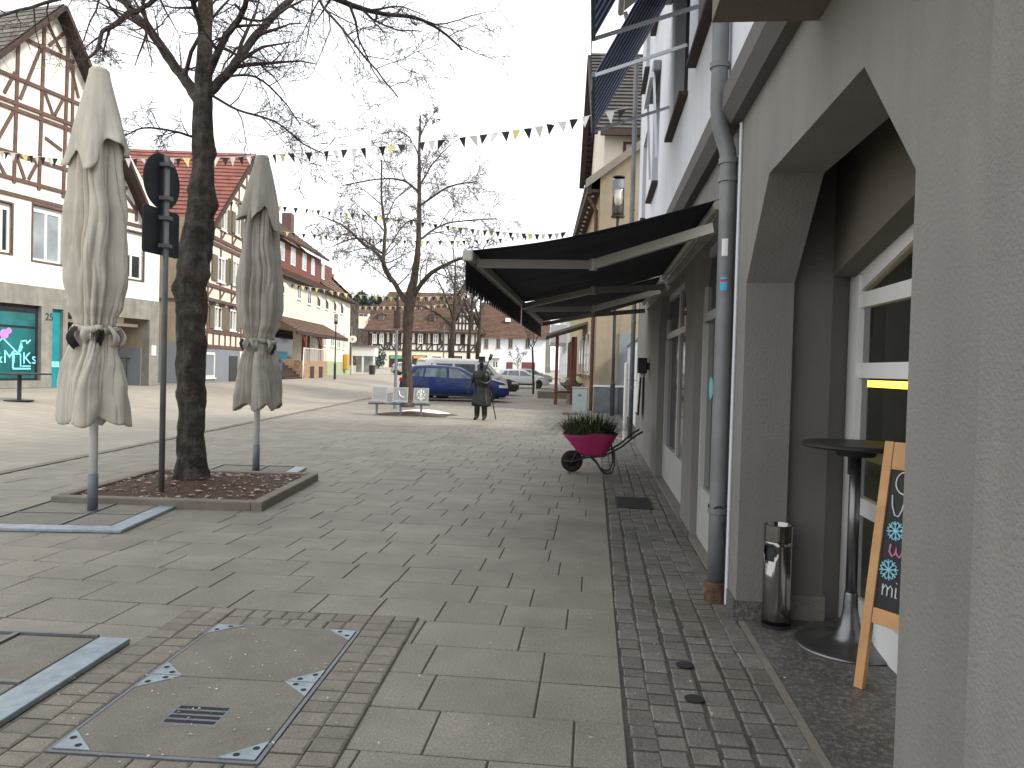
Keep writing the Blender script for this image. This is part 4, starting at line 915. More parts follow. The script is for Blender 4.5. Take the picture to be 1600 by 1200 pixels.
pm.build('leaves', MT['grass'], pl_)
m = MB(); m.lathe([(0,.50),(.25,.51),(.25,.515),(0,.54)],24); m.v = [Vector((v.x*1.35,v.y*.95,v.z)) for v in m.v]; m.build('soil', MT['soil'], pl_)
# --- cars
def interp(tab, x):
    for (a,fa),(b,fb) in zip(tab, tab[1:]):
        if x <= b: return fa+(fb-fa)*max(0,(x-a)/(b-a))
    return tab[-1][1]
def car(name, label, loc, rz, paint, L, Wd_, top, belt, win, wheels=(.78,3.45), wr=.34, ws=None, rw=None, cat='car', group='parked cars', zb=.22, tum=.20, detail=True):
    t = thing(name, label, cat, loc, rz, group); hw = Wd_/2
    plan = [(0,.80),(.12,.90),(.5,.985),(1.2,1),(L-1.3,1),(L-.6,.95),(L-.2,.84),(L,.62)]
    def hwx(x): return hw*interp(plan, x)
    def zr(x): return interp(top, x)
    def ring(x):
        w_ = hwx(x); zt_ = zr(x); bl = min(interp(belt,x), zt_-.03); up_ = max(0, zt_-bl); wt = w_*(.955 - tum*min(1, up_/.5))
        b0 = zb+(.10 if x < .1 or x > L-.1 else 0)
        return [(0,b0),(w_*.86,b0),(w_*.97,b0+.14),(w_,.58),(w_*.985,.5*(.58+bl)+.03),(w_*.955,bl),(wt+(w_*.955-wt)*.12,bl+(zt_-bl)*.82),(wt*.90,zt_-.015*min(1,up_*3)),(wt*.5,zt_+.008),(0,zt_+.012)]
    xs_ = sorted(set([0.0,.03,L-.04,L]+[a for a,_ in top]+[L*i/26 for i in range(1,26)])); m = MB(); k = 10
    for x in xs_:
        rg_ = ring(x); xx = x
        m.v += [Vector((xx,y,z)) for y,z in rg_]+[Vector((xx,-y,z)) for y,z in rg_[-2:0:-1]]
    n = 2*k-2
    m.f = [(i*n+j,i*n+(j+1)%n,(i+1)*n+(j+1)%n,(i+1)*n+j) for i in range(len(xs_)-1) for j in range(n)]+[tuple(range(n))[::-1],tuple((len(xs_)-1)*n+j for j in range(n))]
    m.build('body', paint, t, smooth=True)
    def sidey(x, z):
        w_ = hwx(x); zt_ = zr(x); bl = min(interp(belt,x), zt_-.03); up_ = max(0,zt_-bl); wt = w_*(.955-tum*min(1,up_/.5)); z8 = bl+(zt_-bl)*.82; w8 = wt+(w_*.955-wt)*.12
        if z <= .58: return w_
        if z <= bl: return w_*(1-.045*(z-.58)/(bl-.58))
        return w_*.955+(w8-w_*.955)*min(1.05,(z-bl)/max(.01,z8-bl))
    for s in (1,-1):
        for pts in win:
            g_ = MB(); P = []
            for i in range(len(pts)):
                a, b_ = pts[i], pts[(i+1)%len(pts)]
                for q in range(4): x = a[0]+(b_[0]-a[0])*q/4; z = a[1]+(b_[1]-a[1])*q/4; P.append(Vector((x, s*(sidey(x,z)+.007), z)))
            c_ = sum(P, Vector())/len(P); c_.y = s*(sidey(c_.x,c_.z)+.008); g_.v = P+[c_]; q = len(P)
            g_.f = [(i,(i+1)%q,q) if s < 0 else ((i+1)%q,i,q) for i in range(q)]; g_.build('side_window', MT['carpane'], t)
        for wx in wheels:
            a_ = MB(); y = s*(hwx(wx)+.004); a_.lathe([(0,0),(wr+.06,0),(wr+.06,s*.006),(0,s*.006)],28,(wx,y-s*.02,wr),'y'); a_.lathe([(wr*.64,0),(wr*.9,0),(wr,-s*.02),(wr,-s*.2),(0,-s*.2)],28,(wx,y+s*.012,wr),'y')
            w_o = a_.build('wheel', MT['rubber'], t)
            r__ = MB(); r__.lathe([(0,s*.0),(.05,s*.008),(.06,0),(wr*.60,0),(wr*.64,s*.012),(wr*.66,0),(wr*.6,-s*.03),(0,-s*.03)],28,(wx,y+s*.006,wr),'y')
            ro = r__.build('rim', MT['carsilver'], w_o)
            h_ = MB()
            for q in range(5):
                a1 = rad(72*q+36); h_.lathe([(0,0),(.062,0),(.062,s*.002),(0,s*.002)],8,(wx+.13*math.cos(a1),y+s*.0085,wr+.13*math.sin(a1)),'y')
            h_.build('rim_gap', MT['rubber'], ro)
        if detail:
            for hx_,hz_ in ((win[0][0][0]+.45,.86),(win[0][0][0]+1.35,.86)) if len(win) > 1 else ((2.2,.9),):
                MB().box(hx_,hx_+.17,min(s*(sidey(hx_,.88)+.002),s*(sidey(hx_,.88)+.03)),max(s*(sidey(hx_,.88)+.002),s*(sidey(hx_,.88)+.03)),.88,.91).build('door_handle', paint, t)
            mxx = ws[0]-.18; my = sidey(mxx,1.05); mm_ = MB(); mm_.box(mxx-.08,mxx+.10,min(s*(my+.02),s*(my+.20)),max(s*(my+.02),s*(my+.20)),1.02,1.17); mm_.build('mirror', paint, t, bevel=.03)
            sk_ = MB(); yy_ = hwx(2)+.004; sk_.box(wheels[0]+wr+.08,wheels[1]-wr-.08,min(s*(yy_-.02),s*(yy_+.012)),max(s*(yy_-.02),s*(yy_+.012)),zb+.02,zb+.12); sk_.build('side_skirt', MT['rubber'], t)
        hl = MB(); xf = L-.10; hl.grid(lambda a,b: Vector((L-.46+.40*a, s*(hwx(L-.46+.40*a)+.006), .66+.12*b-.02*a)), 4, 1); hl.build('headlight', MT['headlamp'], t)
        tl = MB(); tl.grid(lambda a,b: Vector((.0+.34*a, s*(hwx(.34*a)+.008), .84+.16*b)), 4, 1); tl.add([(-.006,s*hw*.42,.84),(-.006,s*hw*.79,.84),(-.004,s*hw*.78,1.0),(-.004,s*hw*.42,.98)],[(0,1,2,3)]); tl.build('taillight', MT['redlamp'], t)
    def cross(x0_,x1_, nm):
        g_ = MB(); n_ = 6
        def f(a, b):
            x = x0_+(x1_-x0_)*b; w_ = hwx(x); zt_ = zr(x); bl = min(interp(belt,x),zt_-.03); wt = w_*(.955-tum*min(1,max(0,zt_-bl)/.5))*.84
            u = 2*a-1; return Vector((x+(.008 if x1_ > L/2 else -.008), wt*u, zt_+.016-.018*abs(u)**3))
        g_.grid(f, 8, n_); g_.build(nm, MT['carpane'], t, smooth=True)
    cross(ws[0]-.04, ws[1]+.05, 'windscreen'); cross(rw[0]+.02, rw[1]-.03, 'rear_window')
    MB().box(L-.005,L+.012,-.26,.26,.38,.49).build('number_plate', MT['white'], t)
    MB().box(L-.03,L+.006,-.42,.42,.56,.70).build('grille', MT['rubber'], t)
    return t
suv_top = [(0,.62),(.04,.95),(.14,1.08),(.42,1.44),(.62,1.55),(1.2,1.59),(2.0,1.57),(2.5,1.50),(3.28,1.10),(3.9,1.01),(4.3,.88),(4.48,.72),(4.56,.55)]
suv_belt = [(0,1.0),(.5,1.04),(2,1.0),(3.3,.95),(4.56,.7)]
suv_win = [[(.48,1.08),(.98,1.07),(1.02,1.44),(.78,1.42)],[(1.05,1.07),(1.98,1.04),(1.94,1.47),(1.10,1.45)],[(2.06,1.03),(3.02,1.03),(2.62,1.30),(2.42,1.42),(2.05,1.47)]]
c = on_ground(707,627); 
car('parked_car', 'dark blue parked car seen from its right side behind the statue', (c.x-2.46*math.cos(rad(7)), c.y+.7-2.46*math.sin(rad(7)), 0), rad(7), MT['carblue'], 4.88, 1.84, [(x*1.07,z) for x,z in suv_top], [(x*1.07,z) for x,z in suv_belt], [[(x*1.07,z) for x,z in q] for q in suv_win], (.86,3.88), .345, (3.51,2.68), (.11,.56))
van_top = [(0,.6),(.03,1.0),(.06,1.7),(.14,1.90),(.5,1.95),(3.3,1.93),(3.6,1.88),(4.35,1.22),(4.7,1.06),(4.95,.86),(5.02,.55)]
van_belt = [(0,1.15),(3.5,1.12),(4.4,1.02),(5.02,.75)]
van_win = [[(.25,1.2),(1.55,1.2),(1.52,1.68),(.32,1.68)],[(1.65,1.2),(2.85,1.2),(2.85,1.68),(1.65,1.68)],[(2.98,1.18),(4.02,1.16),(3.55,1.66),(2.98,1.68)]]
p = at_depth(655,600,37.4); car('parked_van', 'white van parked behind the dark blue car', (p.x,p.y,0), rad(33), MT['carwhite'], 4.52, 1.86, [(x*.9,z) for x,z in van_top], [(x*.9,z) for x,z in van_belt], [[(x*.9,z) for x,z in q] for q in van_win], (.86,3.6), .34, (3.92,3.24), (.05,.12), cat='van', tum=.10)
p = at_depth(688,600,43.5); car('parked_car', 'dark parked car with its bonnet showing past the white van', (p.x,p.y,0), rad(14), MT['cardark'], 4.4, 1.8, [(x*4.4/4.56,z*.93) for x,z in suv_top], [(x,z*.93) for x,z in suv_belt], [[(x*.96,z*.93) for x,z in q] for q in suv_win], (.78,3.4), .32, (3.16,2.42), (.10,.50))
p = at_depth(774,592,62); car('parked_car', 'white parked car between the dark bonnet and the silver estate', (p.x,p.y,0), rad(8), MT['carwhite'], 4.3, 1.76, [(x*4.3/4.56,z*.92) for x,z in suv_top], [(x,z*.92) for x,z in suv_belt], [[(x*.94,z*.92) for x,z in q] for q in suv_win], (.78,3.35), .32, (3.1,2.36), (.10,.48))
p = at_depth(797,598,76); car('parked_car', 'silver estate car parked farthest away before the white house', (p.x,p.y,0), rad(30), MT['carsilver'], 4.4, 1.78, [(x*4.4/4.56,z*.95) for x,z in suv_top], [(x,z*.95) for x,z in suv_belt], [[(x*.96,z*.95) for x,z in q] for q in suv_win], (.78,3.4), .33, (3.16,2.42), (.10,.50))
p = at_depth(612,582,88); car('parked_car', 'small grey parked car in front of the green shop sign far away', (p.x,p.y,terrain(p.x,p.y)), rad(4), MT['carsilver'], 4.0, 1.7, [(x*4.0/4.56,z*.92) for x,z in suv_top], [(x,z*.92) for x,z in suv_belt], [[(x*.87,z*.92) for x,z in q] for q in suv_win], (.7,3.1), .31, (2.9,2.2), (.10,.46))
# --- street lamps
def street_lamp(label, base, h, r=.055, head=.62, rh=.125):
    t = thing('street_lamp', label, 'street lamp', base, 0)
    MB().lathe([(.085,0),(.085,1.1),(.07,1.13),(r,1.15),(r*.9,h),(0,h)],18).build('post', MT['darkmetal'], t, smooth=False)
    MB().lathe([(r,h-.02),(rh+.03,h),(rh+.035,h+.05),(rh-.02,h+.07),(0,h+.07)],22).build('lamp_base', MT['darkmetal'], t)
    lg = MB(); lg.lathe([(rh,h+.07),(rh,h+.07+head)],26); lo = lg.build('lamp_glass', MT['lampsh'], t, smooth=True)
    MB().lathe([(rh*.8,h+.075),(rh*.8,h+.3*head),(0,h+.3*head)],20).build('ballast', MT['greymetal'], lo)
    MB().lathe([(0,h+.31*head),(rh*.45,h+.32*head),(rh*.45,h+.75*head),(0,h+.78*head)],14).build('bulb', MT['white'], lo)
    MB().lathe([(rh+.01,h+.07+head),(rh+.012,h+.10+head),(.05,h+.14+head),(0,h+.14+head)],22).build('lamp_cap', MT['darkmetal'], t)
    MB().lathe([(rh-.002,h+.76*head),(rh+.004,h+.77*head),(rh+.004,h+.98*head),(rh-.002,h+.99*head)],22).build('collar', MT['greymetal'], t)
    return t
MT['lampsh'] = glassy('lamp_shade_glass', (.92,.90,.84), .16)
lb = on_z(956,650); hz = at_depth(966,340,lb.dot(hd)).z
street_lamp('tall street lamp with a clear glass cylinder by the beige wall, rising behind the awning', (lb.x,lb.y,0), hz, .055, 1.28, .20)
p = at_depth(523,590,55); z0 = terrain(p.x,p.y); hz = at_depth(524,506,55).z-z0
street_lamp('street lamp with a slender post before the cream house with red dormers', (p.x,p.y,z0), hz, .05, .55)
q = at_depth(618,600,27.2); q.z = 0
t = thing('street_lamp', 'tall thin street lamp with a dark box head beside the mossy tree', 'street lamp', (q.x,q.y,0)); D = q.dot(hd); h1 = at_depth(621,513,D).z; h2 = at_depth(622,461,D).z
MB().lathe([(.06,0),(.045,h1),(0,h1)],12).build('post', MT['greymetal'], t); MB().box(-.10,.10,-.10,.10,h1,h1+.62).build('lamp_head', MT['timberdark'], t, bevel=.02); MB().lathe([(.05,h1+.62),(.045,h2),(0,h2)],8).build('mast', MT['darkmetal'], t)
p = at_depth(692,600,45); t = thing('flag_pole', 'thin grey pole rising between the blue car and the white van', 'pole', (p.x,p.y,0)); MB().lathe([(.04,0),(.03,at_depth(693,506,45).z),(0,at_depth(693,506,45).z)],10).build('shaft', MT['greymetal'], t); MB().lathe([(.06,0),(.06,.25),(.04,.27)],10).build('socket', MT['darkmetal'], t)
# --- electric cabinet, white guard post
p = on_ground(905,648)
t = thing('junction_cabinet', 'pale grey electric cabinet standing against the apricot wall', 'cabinet', (p.x,p.y+.1,0), rad(-4)); MB().box(-.26,.26,0,.3,0,.92).build('body', MT['cabinet'], t, bevel=.015); MB().box(-.24,.24,-.012,-.002,.08,.86).build('door', MT['cabinet'], t); MB().box(-.28,.28,-.03,.33,.922,.95).build('lid', MT['cabinet'], t, bevel=.01); MB().box(-.06,.06,-.018,-.013,.62,.72).build('label_plate', MT['greymetal'], t); MB().box(-.55,-.1,-.35,.1,0,.07).build('plinth', MT['concrete'], t)
p = on_z(984,700); t = thing('guard_post', 'white painted tube post with a side bracket at the far house corner', 'post', (.72,17.3,0)); MB().lathe([(.045,0),(.045,1.72),(0,1.74)],14).build('tube', MT['whitepole'], t); MB().beam((0,0,1.35),(.32,0,1.35),.03,.03).build('bracket', MT['whitepole'], t)
# --- table in front of the left shop
p = on_ground(30,626); t = thing('cafe_table', 'dark cafe table with round foot in front of the teal shop window at left', 'table', (p.x,p.y,p.z), rad(80))
MB().box(-.55,.55,-.45,.45,.66,.70).build('table_top', MT['darkmetal'], t, bevel=.01); MB().lathe([(.05,.02),(.05,.66)],12).build('column', MT['darkmetal'], t); MB().lathe([(0,0),(.34,0),(.34,.015),(.06,.03),(0,.03)],24).build('foot', MT['darkmetal'], t)
# --- pennant lines
def on_vplane(px, py, A_, B_):
    d = ray(px,py); n = Vector((-(B_.y-A_.y), B_.x-A_.x, 0)); return CP + d*((A_-CP).dot(n)/d.dot(n))
def bunting(label, path, da, db, sp_, size, mats, skip=0):
    A_ = at_depth(*path[0],da); B_ = at_depth(*path[-1],db)
    pts = [on_vplane(x,y,A_,B_) for x,y in path]; P, _ = smooth_path(pts, [.006]*len(pts), 8)
    t = thing('pennant_line', label, 'pennant line', tuple(A_), 0, 'strings of pennants across the street')
    MB().tube(P, .006, 4).build('string', MT['paleflag'], t, world=True)
    dist = 0; nxt = sp_*.5; k = 0; rng = random.Random(int(path[0][1]))
    hdir = (B_-A_); hdir.z = 0; hdir.normalize()
    for a,b in zip(P, P[1:]):
        L_ = (b-a).length
        while nxt < dist+L_:
            q = a.lerp(b, (nxt-dist)/L_); s = size; tw = rng.gauss(0,.22); e = (hdir*math.cos(tw)+Vector((-hdir.y,hdir.x,0))*math.sin(tw)); sw = Vector((rng.gauss(0,.05),rng.gauss(0,.05),0))
            if k < 99:
                m = MB(); m.add([q-e*s*.5+Vector((0,0,-.004)), q+e*s*.5+Vector((0,0,-.004)), q+sw+Vector((0,0,-s*1.25))],[(0,1,2)]); m.build('pennant', MT[mats[k%len(mats)]], t, world=True, solid=.002)
            k += 1; nxt += sp_
        dist += L_
bunting('black, white and yellow pennant line strung highest across the street', [(982,168),(915,182),(840,198),(750,211),(650,223),(560,232),(480,238),(400,243),(345,246),(200,248),(95,248),(0,236)], 16.8, 24.5, .275, .20, ['black','paleflag','black','paleflag','black','paleflag','black','paleflag','black','yellowflag','black','paleflag'])
bunting('pennant line across the treetops, second highest, ending under the brown eaves', [(886,362),(844,366),(760,360),(715,355),(673,349),(592,338),(522,331),(445,323),(330,312)], 36, 41, .32, .24, ['black','paleflag','black','paleflag','black','yellowflag'])
bunting('pennant line just below the second highest one, fading to yellow at its left end', [(884,364),(820,368),(781,373),(718,376),(645,376),(557,371),(482,366),(433,360),(395,352)], 41, 45, .34, .22, ['black','paleflag','black','paleflag','black','yellowflag'])
bunting('cream and yellow pennant line hung low before the eaves of the cream house', [(762,452),(730,461),(700,463),(650,464),(608,464),(545,459),(500,451),(456,444)], 50, 54, .28, .25, ['yellowflag','black','paleflag','black'])
bunting('pale pennant line farthest away in front of the brown hipped roof', [(745,470),(680,477),(620,479),(561,479)], 70, 76, .36, .30, ['paleflag','black','yellowflag','black'])
# ================================================================ houses across and beyond
class Facade:
    # local frame: x along the facade (to the right seen from the street), y into the house, z up
    def __init__(s, px, py, ang, name, label, z0=None, depth=None):
        if depth: O = at_depth(px,py,depth); O.z = terrain(O.x,O.y)
        else: O = on_ground(px,py)
        if z0 is not None: O.z = z0
        s.O = O; s.a = rad(ang); s.x = Vector((math.cos(s.a),math.sin(s.a),0)); s.y = Vector((-math.sin(s.a),math.cos(s.a),0))
        s.t = thing(name, label, 'house', tuple(O), s.a)
    def p(s, px, py, d=0):
        r = ray(px,py); O = s.O+s.y*d; k = (O-CP).dot(s.y)/r.dot(s.y); P = CP+r*k-s.O; return P.dot(s.x), P.z
    def rect(s, x0, y0, x1, y1):
        c = [s.p(x,y) for x,y in ((x0,y0),(x0,y1),(x1,y0),(x1,y1))]
        return ((c[0][0]+c[1][0])/2,(c[2][0]+c[3][0])/2)
    def beams(s, segs, w_, th, mat, name='timber_frame', off=0):
        m = MB()
        for i,(x0,y0,x1,y1) in enumerate(segs):
            a = s.p(x0,y0); b = s.p(x1,y1); d = -th-.002*(i%5)-off
            m.beam((a[0],d/2,a[1]),(b[0],d/2,b[1]),w_,abs(d),(0,-1,0))
        return m.build(name, mat, s.t)
    def window(s, u0, u1, z0, z1, frame='white', pane='pane', mull=1, sill=True, proud=.03, name='window', cross=0, box=0, fw=.06):
        m = MB(); q = [(u0,u0+fw,z0,z1),(u1-fw,u1,z0,z1),(u0+fw,u1-fw,z0,z0+fw),(u0+fw,u1-fw,z1-fw,z1)]
        for k in range(mull): c = u0+(u1-u0)*(k+1)/(mull+1); q.append((c-fw*.5,c+fw*.5,z0+fw,z1-fw))
        for k in range(cross):
            c = z0+(z1-z0)*(k+1)/(cross+1); q.append((u0+fw,u1-fw,c-fw*.3,c+fw*.3))
        for i,(a,b,c,d) in enumerate(q): m.box(a,b,-proud+(.002 if i > 3 else 0)+(.002 if i>3+mull else 0),.02,c,d)
        o = m.build(name, MT[frame], s.t)
        MB().box(u0+.02,u1-.02,-.012,.015,z0+.02,z1-.02).build('pane', MT[pane], o)
        if box: MB().box(u0+fw,u1-fw,-.024,-.014,z1-box,z1-fw).build('roller_blind', MT['white'], o)
        if sill: MB().box(u0-.06,u1+.06,-.11,-.001,z0-.06,z0-.002).build('sill', MT['white' if frame=='white' else 'concrete'], o)
        return o
def tiled(mb, P00, P10, P11, P01, courses, per=0, th=.035):
    # stepped tile courses from the eave edge P00-P10 up to P01-P11
    P00,P10,P11,P01 = [Vector(p) for p in (P00,P10,P11,P01)]
    n = (P10-P00).cross(P01-P00)
    if n.length < 1e-6: n = (P11-P00).cross(P01-P00)
    n.normalize()
    if n.z < 0: n = -n
    for i in range(courses):
        a, b = i/courses, (i+1.12)/courses; b = min(b,1)
        La, Ra, Lb, Rb = P00.lerp(P01,a), P10.lerp(P11,a), P00.lerp(P01,b), P10.lerp(P11,b)
        k = max(1, int((Ra-La).length/per)) if per else 1
        for j in range(k):
            s0, s1 = j/k, (j+1)/k
            A1,B1_,C1,D1 = La.lerp(Ra,s0), La.lerp(Ra,s1), Lb.lerp(Rb,s1), Lb.lerp(Rb,s0)
            up_ = n*th
            mb.add([A1+up_,B1_+up_,C1+n*.004,D1+n*.004,A1-n*.02,B1_-n*.02],[(0,1,2,3),(4,5,1,0)])
# ---------- B1: white shop house with timbered gable, left
f = Facade(246,602,80.3,'timbered_gable_house','large white half-timbered gable house with a shop at street level, left edge')
zb0 = f.O.z
uL = f.p(-260,600)[0]; H0 = 0
zA1 = f.p(0,440)[1]; zL1 = f.p(0,472)[1]       # band top / lintel
zT = f.p(224,355)[1]                            # foot of the timbered gable
ap = f.p(100,6,-.45); er = f.p(231,324,-.45); 
uR = 0.0; slope = (ap[1]-er[1])/(er[0]-ap[0]); zE = er[1]
lf = f.p(0,80,-.45); slL = (ap[1]-lf[1])/(ap[0]-lf[0]); uE = ap[0]-(ap[1]-zE)/slL
pas = (f.p(104,560)[0], f.p(232,560)[0]); shop = (f.p(-40,560)[0], f.p(63,560)[0]); teal = (f.p(80,560)[0], f.p(97,560)[0])
zp = f.p(150,492)[1]
w_ = MB()
wl1 = [f.rect(-8,316,18,394)+(f.p(5,394)[1], f.p(5,316)[1]), f.rect(51,322,98,412)+(f.p(75,410)[1],f.p(75,325)[1]), f.rect(191,358,224,440)+(f.p(207,436)[1],f.p(207,362)[1])]
holed_wall(w_, uL, uR, zA1, zT, [(a,b,c,d) for a,b,c,d in wl1], lambda mb,a,b,c,d: mb.box(a,b,0,.3,c,d))
w_.prism([(uL,zT),(uR,zT),(uR,max(zT+.01,zE+.0)),(ap[0],ap[1]-.15),(uE,zE),(uL,zE-.2)] if uE > uL else [(uL,zT),(uR,zT),(uR,zE),(ap[0],ap[1]-.15),(uL,ap[1]-.15-(ap[0]-uL)*slL)],'y',.001,.3)
w_.box(uR-.3,uR,.3,9,zL1,zE); w_.box(uL,uR,8.8,9,0,zE)
w_.build('wall', MT['creamlight'], f.t)
g_ = MB()
holed_wall(g_, uL, uR+.001, 0, zA1, [(shop[0],shop[1],.25,zL1),(teal[0],teal[1],.0,zL1-.05),(pas[0],pas[1],0,zp)], lambda mb,a,b,c,d: mb.box(a,b,-.03,.35,c,d))
g_.build('stone_ground_floor', MT['stonegrey'], f.t)
for q in wl1:
    a,b,c,d = q; m = MB(); 
    for r_ in ((a-.06,a,c-.06,d+.06),(b,b+.06,c-.06,d+.06),(a,b,d,d+.06),(a,b,c-.06,c)): m.box(r_[0],r_[1],-.025,.1,r_[2],r_[3])
    fo = m.build('window_surround', MT['timber'], f.t)
    fr = MB(); t_ = .09; Y = .10
    for r_ in ((a,a+t_,c,d),(b-t_,b,c,d),(a+t_,b-t_,c,c+t_),(a+t_,b-t_,d-t_-.12,d),((a+b)/2-.05,(a+b)/2+.05,c+t_,d-t_-.12)): fr.box(r_[0],r_[1],Y,Y+.07,r_[2],r_[3])
    wo = fr.build('window', MT['white'], f.t); MB().box(a+.05,b-.05,Y+.03,Y+.05,c+.05,d-.05).build('pane', MT['panelight' if q is wl1[1] else 'pane'], wo)
    if q is wl1[2]: MB().box(a+t_,b-t_,Y+.005,Y+.025,c+(d-c)*.50,d-t_).build('roller_blind', MT['white'], wo)
Wn = .30
hs_ = [(-60,272,224,355),(-60,252,109,303),(-60,213,96,263),(-60,138,104,201),(-60,123,108,193),(-60,80,119,161),(42,57,133,106)]
vs_ = [(28,65,21,286),(69,31,60,297),(106,57,98,309),(193,270,190,332),(213,285,212,345),(-14,60,-20,272)]
ds_ = [(65,70,31,155),(71,31,96,82),(76,71,108,45),(23,113,6,145),(21,173,-12,232),(67,136,82,179),(99,153,85,180),(25,243,38,280),(59,252,44,280),(108,96,122,153),(196,305,210,326),(-5,250,10,278),(96,235,70,215)]
hm_ = MB()
for i_,(x0_,y0_,x1_,y1_) in enumerate(hs_):
    a_ = f.p(x0_,y0_); b_ = f.p(x1_,y1_); zz_ = b_[1]; ur_ = min(-.05, ap[0]+(ap[1]-.35-zz_)/slope); ul_ = max(uL, ap[0]-(ap[1]-.3-zz_)/slL, a_[0]-4)
    hm_.box(ul_, ur_, -.05-.002*i_, -.001, zz_-.062, zz_+.062)
zt_ = [f.p(109,303)[1], f.p(108,193)[1], f.p(119,161)[1]]
for k_ in range(4):
    u_ = ap[0]+(k_+1)*.85; zt2 = ap[1]-.5-(u_-ap[0])*slope
    if u_ < -.1 and zt2 > zT+.3: hm_.box(u_-.06,u_+.06,-.042,-.001,zT+.08,zt2)
hm_.build('timber_frame', MT['timber'], f.t); f.beams(vs_, .125, .042, MT['timber']); f.beams(ds_, .11, .034, MT['timber'])
# roof
rw_ = 10.0; ov = -.45
m = MB(); e0 = f.p(231,324); du = er[0]-ap[0]; k_ = 1.08
La = Vector((ap[0]-du*k_*slope/slL, ov, ap[1]-du*k_*slope)); Lr = Vector((La.x, rw_, La.z)); Rg = Vector((ap[0],ov,ap[1])); Rk = Vector((ap[0],rw_,ap[1])); Ra_ = Vector((ap[0]+du*k_, ov, La.z)); Rr_ = Vector((ap[0]+du*k_, rw_, La.z))
tiled(m, La, Lr, Rk, Rg, 26, .45); tiled(m, Rr_, Ra_, Rg, Rk, 26, 2.0)
m.build('roof', MT['tilegrey'], f.t)
m = MB(); m.beam(La+Vector((0,0,-.12)), Rg+Vector((0,0,-.12)), .12,.28,(0,-1,0)); m.beam(Rg+Vector((0,0,-.12)), Ra_+Vector((0,0,-.12)), .12,.28,(0,-1,0)); 
m.beam(La+Vector((0,.26,-.10)), Rg+Vector((0,.26,-.10)), .4,.03,(0,0,1)); m.beam(Rg+Vector((0,.26,-.10)), Ra_+Vector((0,.26,-.10)), .4,.03,(0,0,1)); m.build('verge_board', MT['timberdark'], f.t)
# shop front
m = MB(); a,b = shop; t_ = .08
for r_ in ((a,a+t_,.25,zL1),(b-t_,b,.25,zL1),(a+t_,b-t_,.25,.25+t_),(a+t_,b-t_,zL1-.25,zL1),(a+t_,b-t_,zL1-.78,zL1-.72)): m.box(r_[0],r_[1],.12,.2,r_[2],r_[3])
so1 = m.build('shop_window', MT['darkmetal'], f.t); MB().box(a+.02,b-.02,.15,.17,.27,zL1-.02).build('pane', MT['tealpane'], so1)
def text(s_, u, z, size, mat, parent, y=.13, name='lettering'):
    cu_ = bpy.data.curves.new(name,'FONT'); cu_.body = s_; cu_.size = size; cu_.extrude = .004
    ob = bpy.data.objects.new(name, cu_); COL.objects.link(ob); dg = bpy.context.evaluated_depsgraph_get(); dg.update()
    me = bpy.data.meshes.new_from_object(ob.evaluated_get(dg)); bpy.data.objects.remove(ob)
    me.transform(Matrix.Translation((u,y,z)) @ Matrix.Rotation(rad(90),4,'X')); me.materials.clear(); me.materials.append(MT[mat])
    o = bpy.data.objects.new(name, me); COL.objects.link(o); o.parent = parent; return o
def line(mb, pts, w_=.05, y=.13):
    for (x0,y0),(x1,y1) in zip(pts, pts[1:]):
        a = f.p(x0,y0,y); b = f.p(x1,y1,y); mb.beam((a[0],y,a[1]),(b[0],y,b[1]),w_,.008,(0,-1,0))
m = MB(); line(m, [(-30,560),(4,528),(28,552),(34,532),(33,533),(35,544)],.05); line(m, [(28,553),(20,553),(20,576),(48,576)],.06); line(m, [(28,553),(32,553),(32,573)],.05); line(m, [(28,552),(33,547),(34,533),(41,532),(42,537),(48,531)],.05); line(m, [(34,572),(48,572)],.04)
m.build('house_outline_logo', MT['cyan'], so1)
a = f.p(7,567,.13); text('&M', a[0]-.45, a[1], .62, 'cyan', so1); a = f.p(34.5,568,.13); text('Ks', a[0], a[1], .56, 'cyan', so1)
a = f.p(7,522,.12); m = MB(); m.lathe([(0,0),(.16,.0),(.17,.01),(0,.02)],14,(a[0],.12,a[1]),'y'); m.lathe([(0,0),(.10,.0),(.11,.01),(0,.02)],12,(a[0]+.17,.118,a[1]+.12),'y'); m.build('lilac_figure', MT['pink'], so1)
m = MB(); a,b = teal; m.box(a,b,.12,.18,.0,zL1-.05); td = m.build('teal_door', MT['teal'], f.t); MB().box(a+.01,b-.01,.112,.119,.72,.92).build('white_stripe', MT['cyan'], td)
a = f.p(69,500); text('25', a[0], a[1]-.0, .36, 'black', f.t, -.036, 'house_number')
# passage
m = MB(); a,b = pas; 
m.box(a-.3,a-.001,.35,6,0,zp+.3); m.box(b+.001,b+.3,.35,6,0,zp+.3); m.box(a-.3,b+.3,.35,6,zp+.02,zp+.3); m.box(a-.3,b+.3,5,5.2,1.55,zp+.3); m.build('passage_wall', MT['beige'], f.t)
m = MB(); m.box(a,b,4.95,4.99,0,1.55); m.box(b-.03,b-.002,.36,4.95,0,1.55); m.box(a+.002,a+.03,.36,4.95,0,1.55); m.build('passage_dado', MT['greybase'], f.t)
m = MB(); zq = f.p(200,507)[1]; m.box(a+.05,b-.05,.5,.53,zq-.06,zq+.06); bb = m.build('height_barrier', MT['white'], f.t); m = MB(); m.lathe([(0,0),(.2,0),(.2,.02),(0,.02)],18,(f.p(203,503)[0],.47,zq+.2),'y'); m.build('round_sign', MT['pinkcream'], bb)
m = MB()
for k in range(5): x = a+(b-a)*(.55+.1*k); m.tube([(x,.9,0),(x,.9,1.1)],.02,6)
m.tube([(a+(b-a)*.55,.9,1.1),(b-.02,.9,1.1)],.025,6); m.build('railing', MT['darkmetal'], f.t)
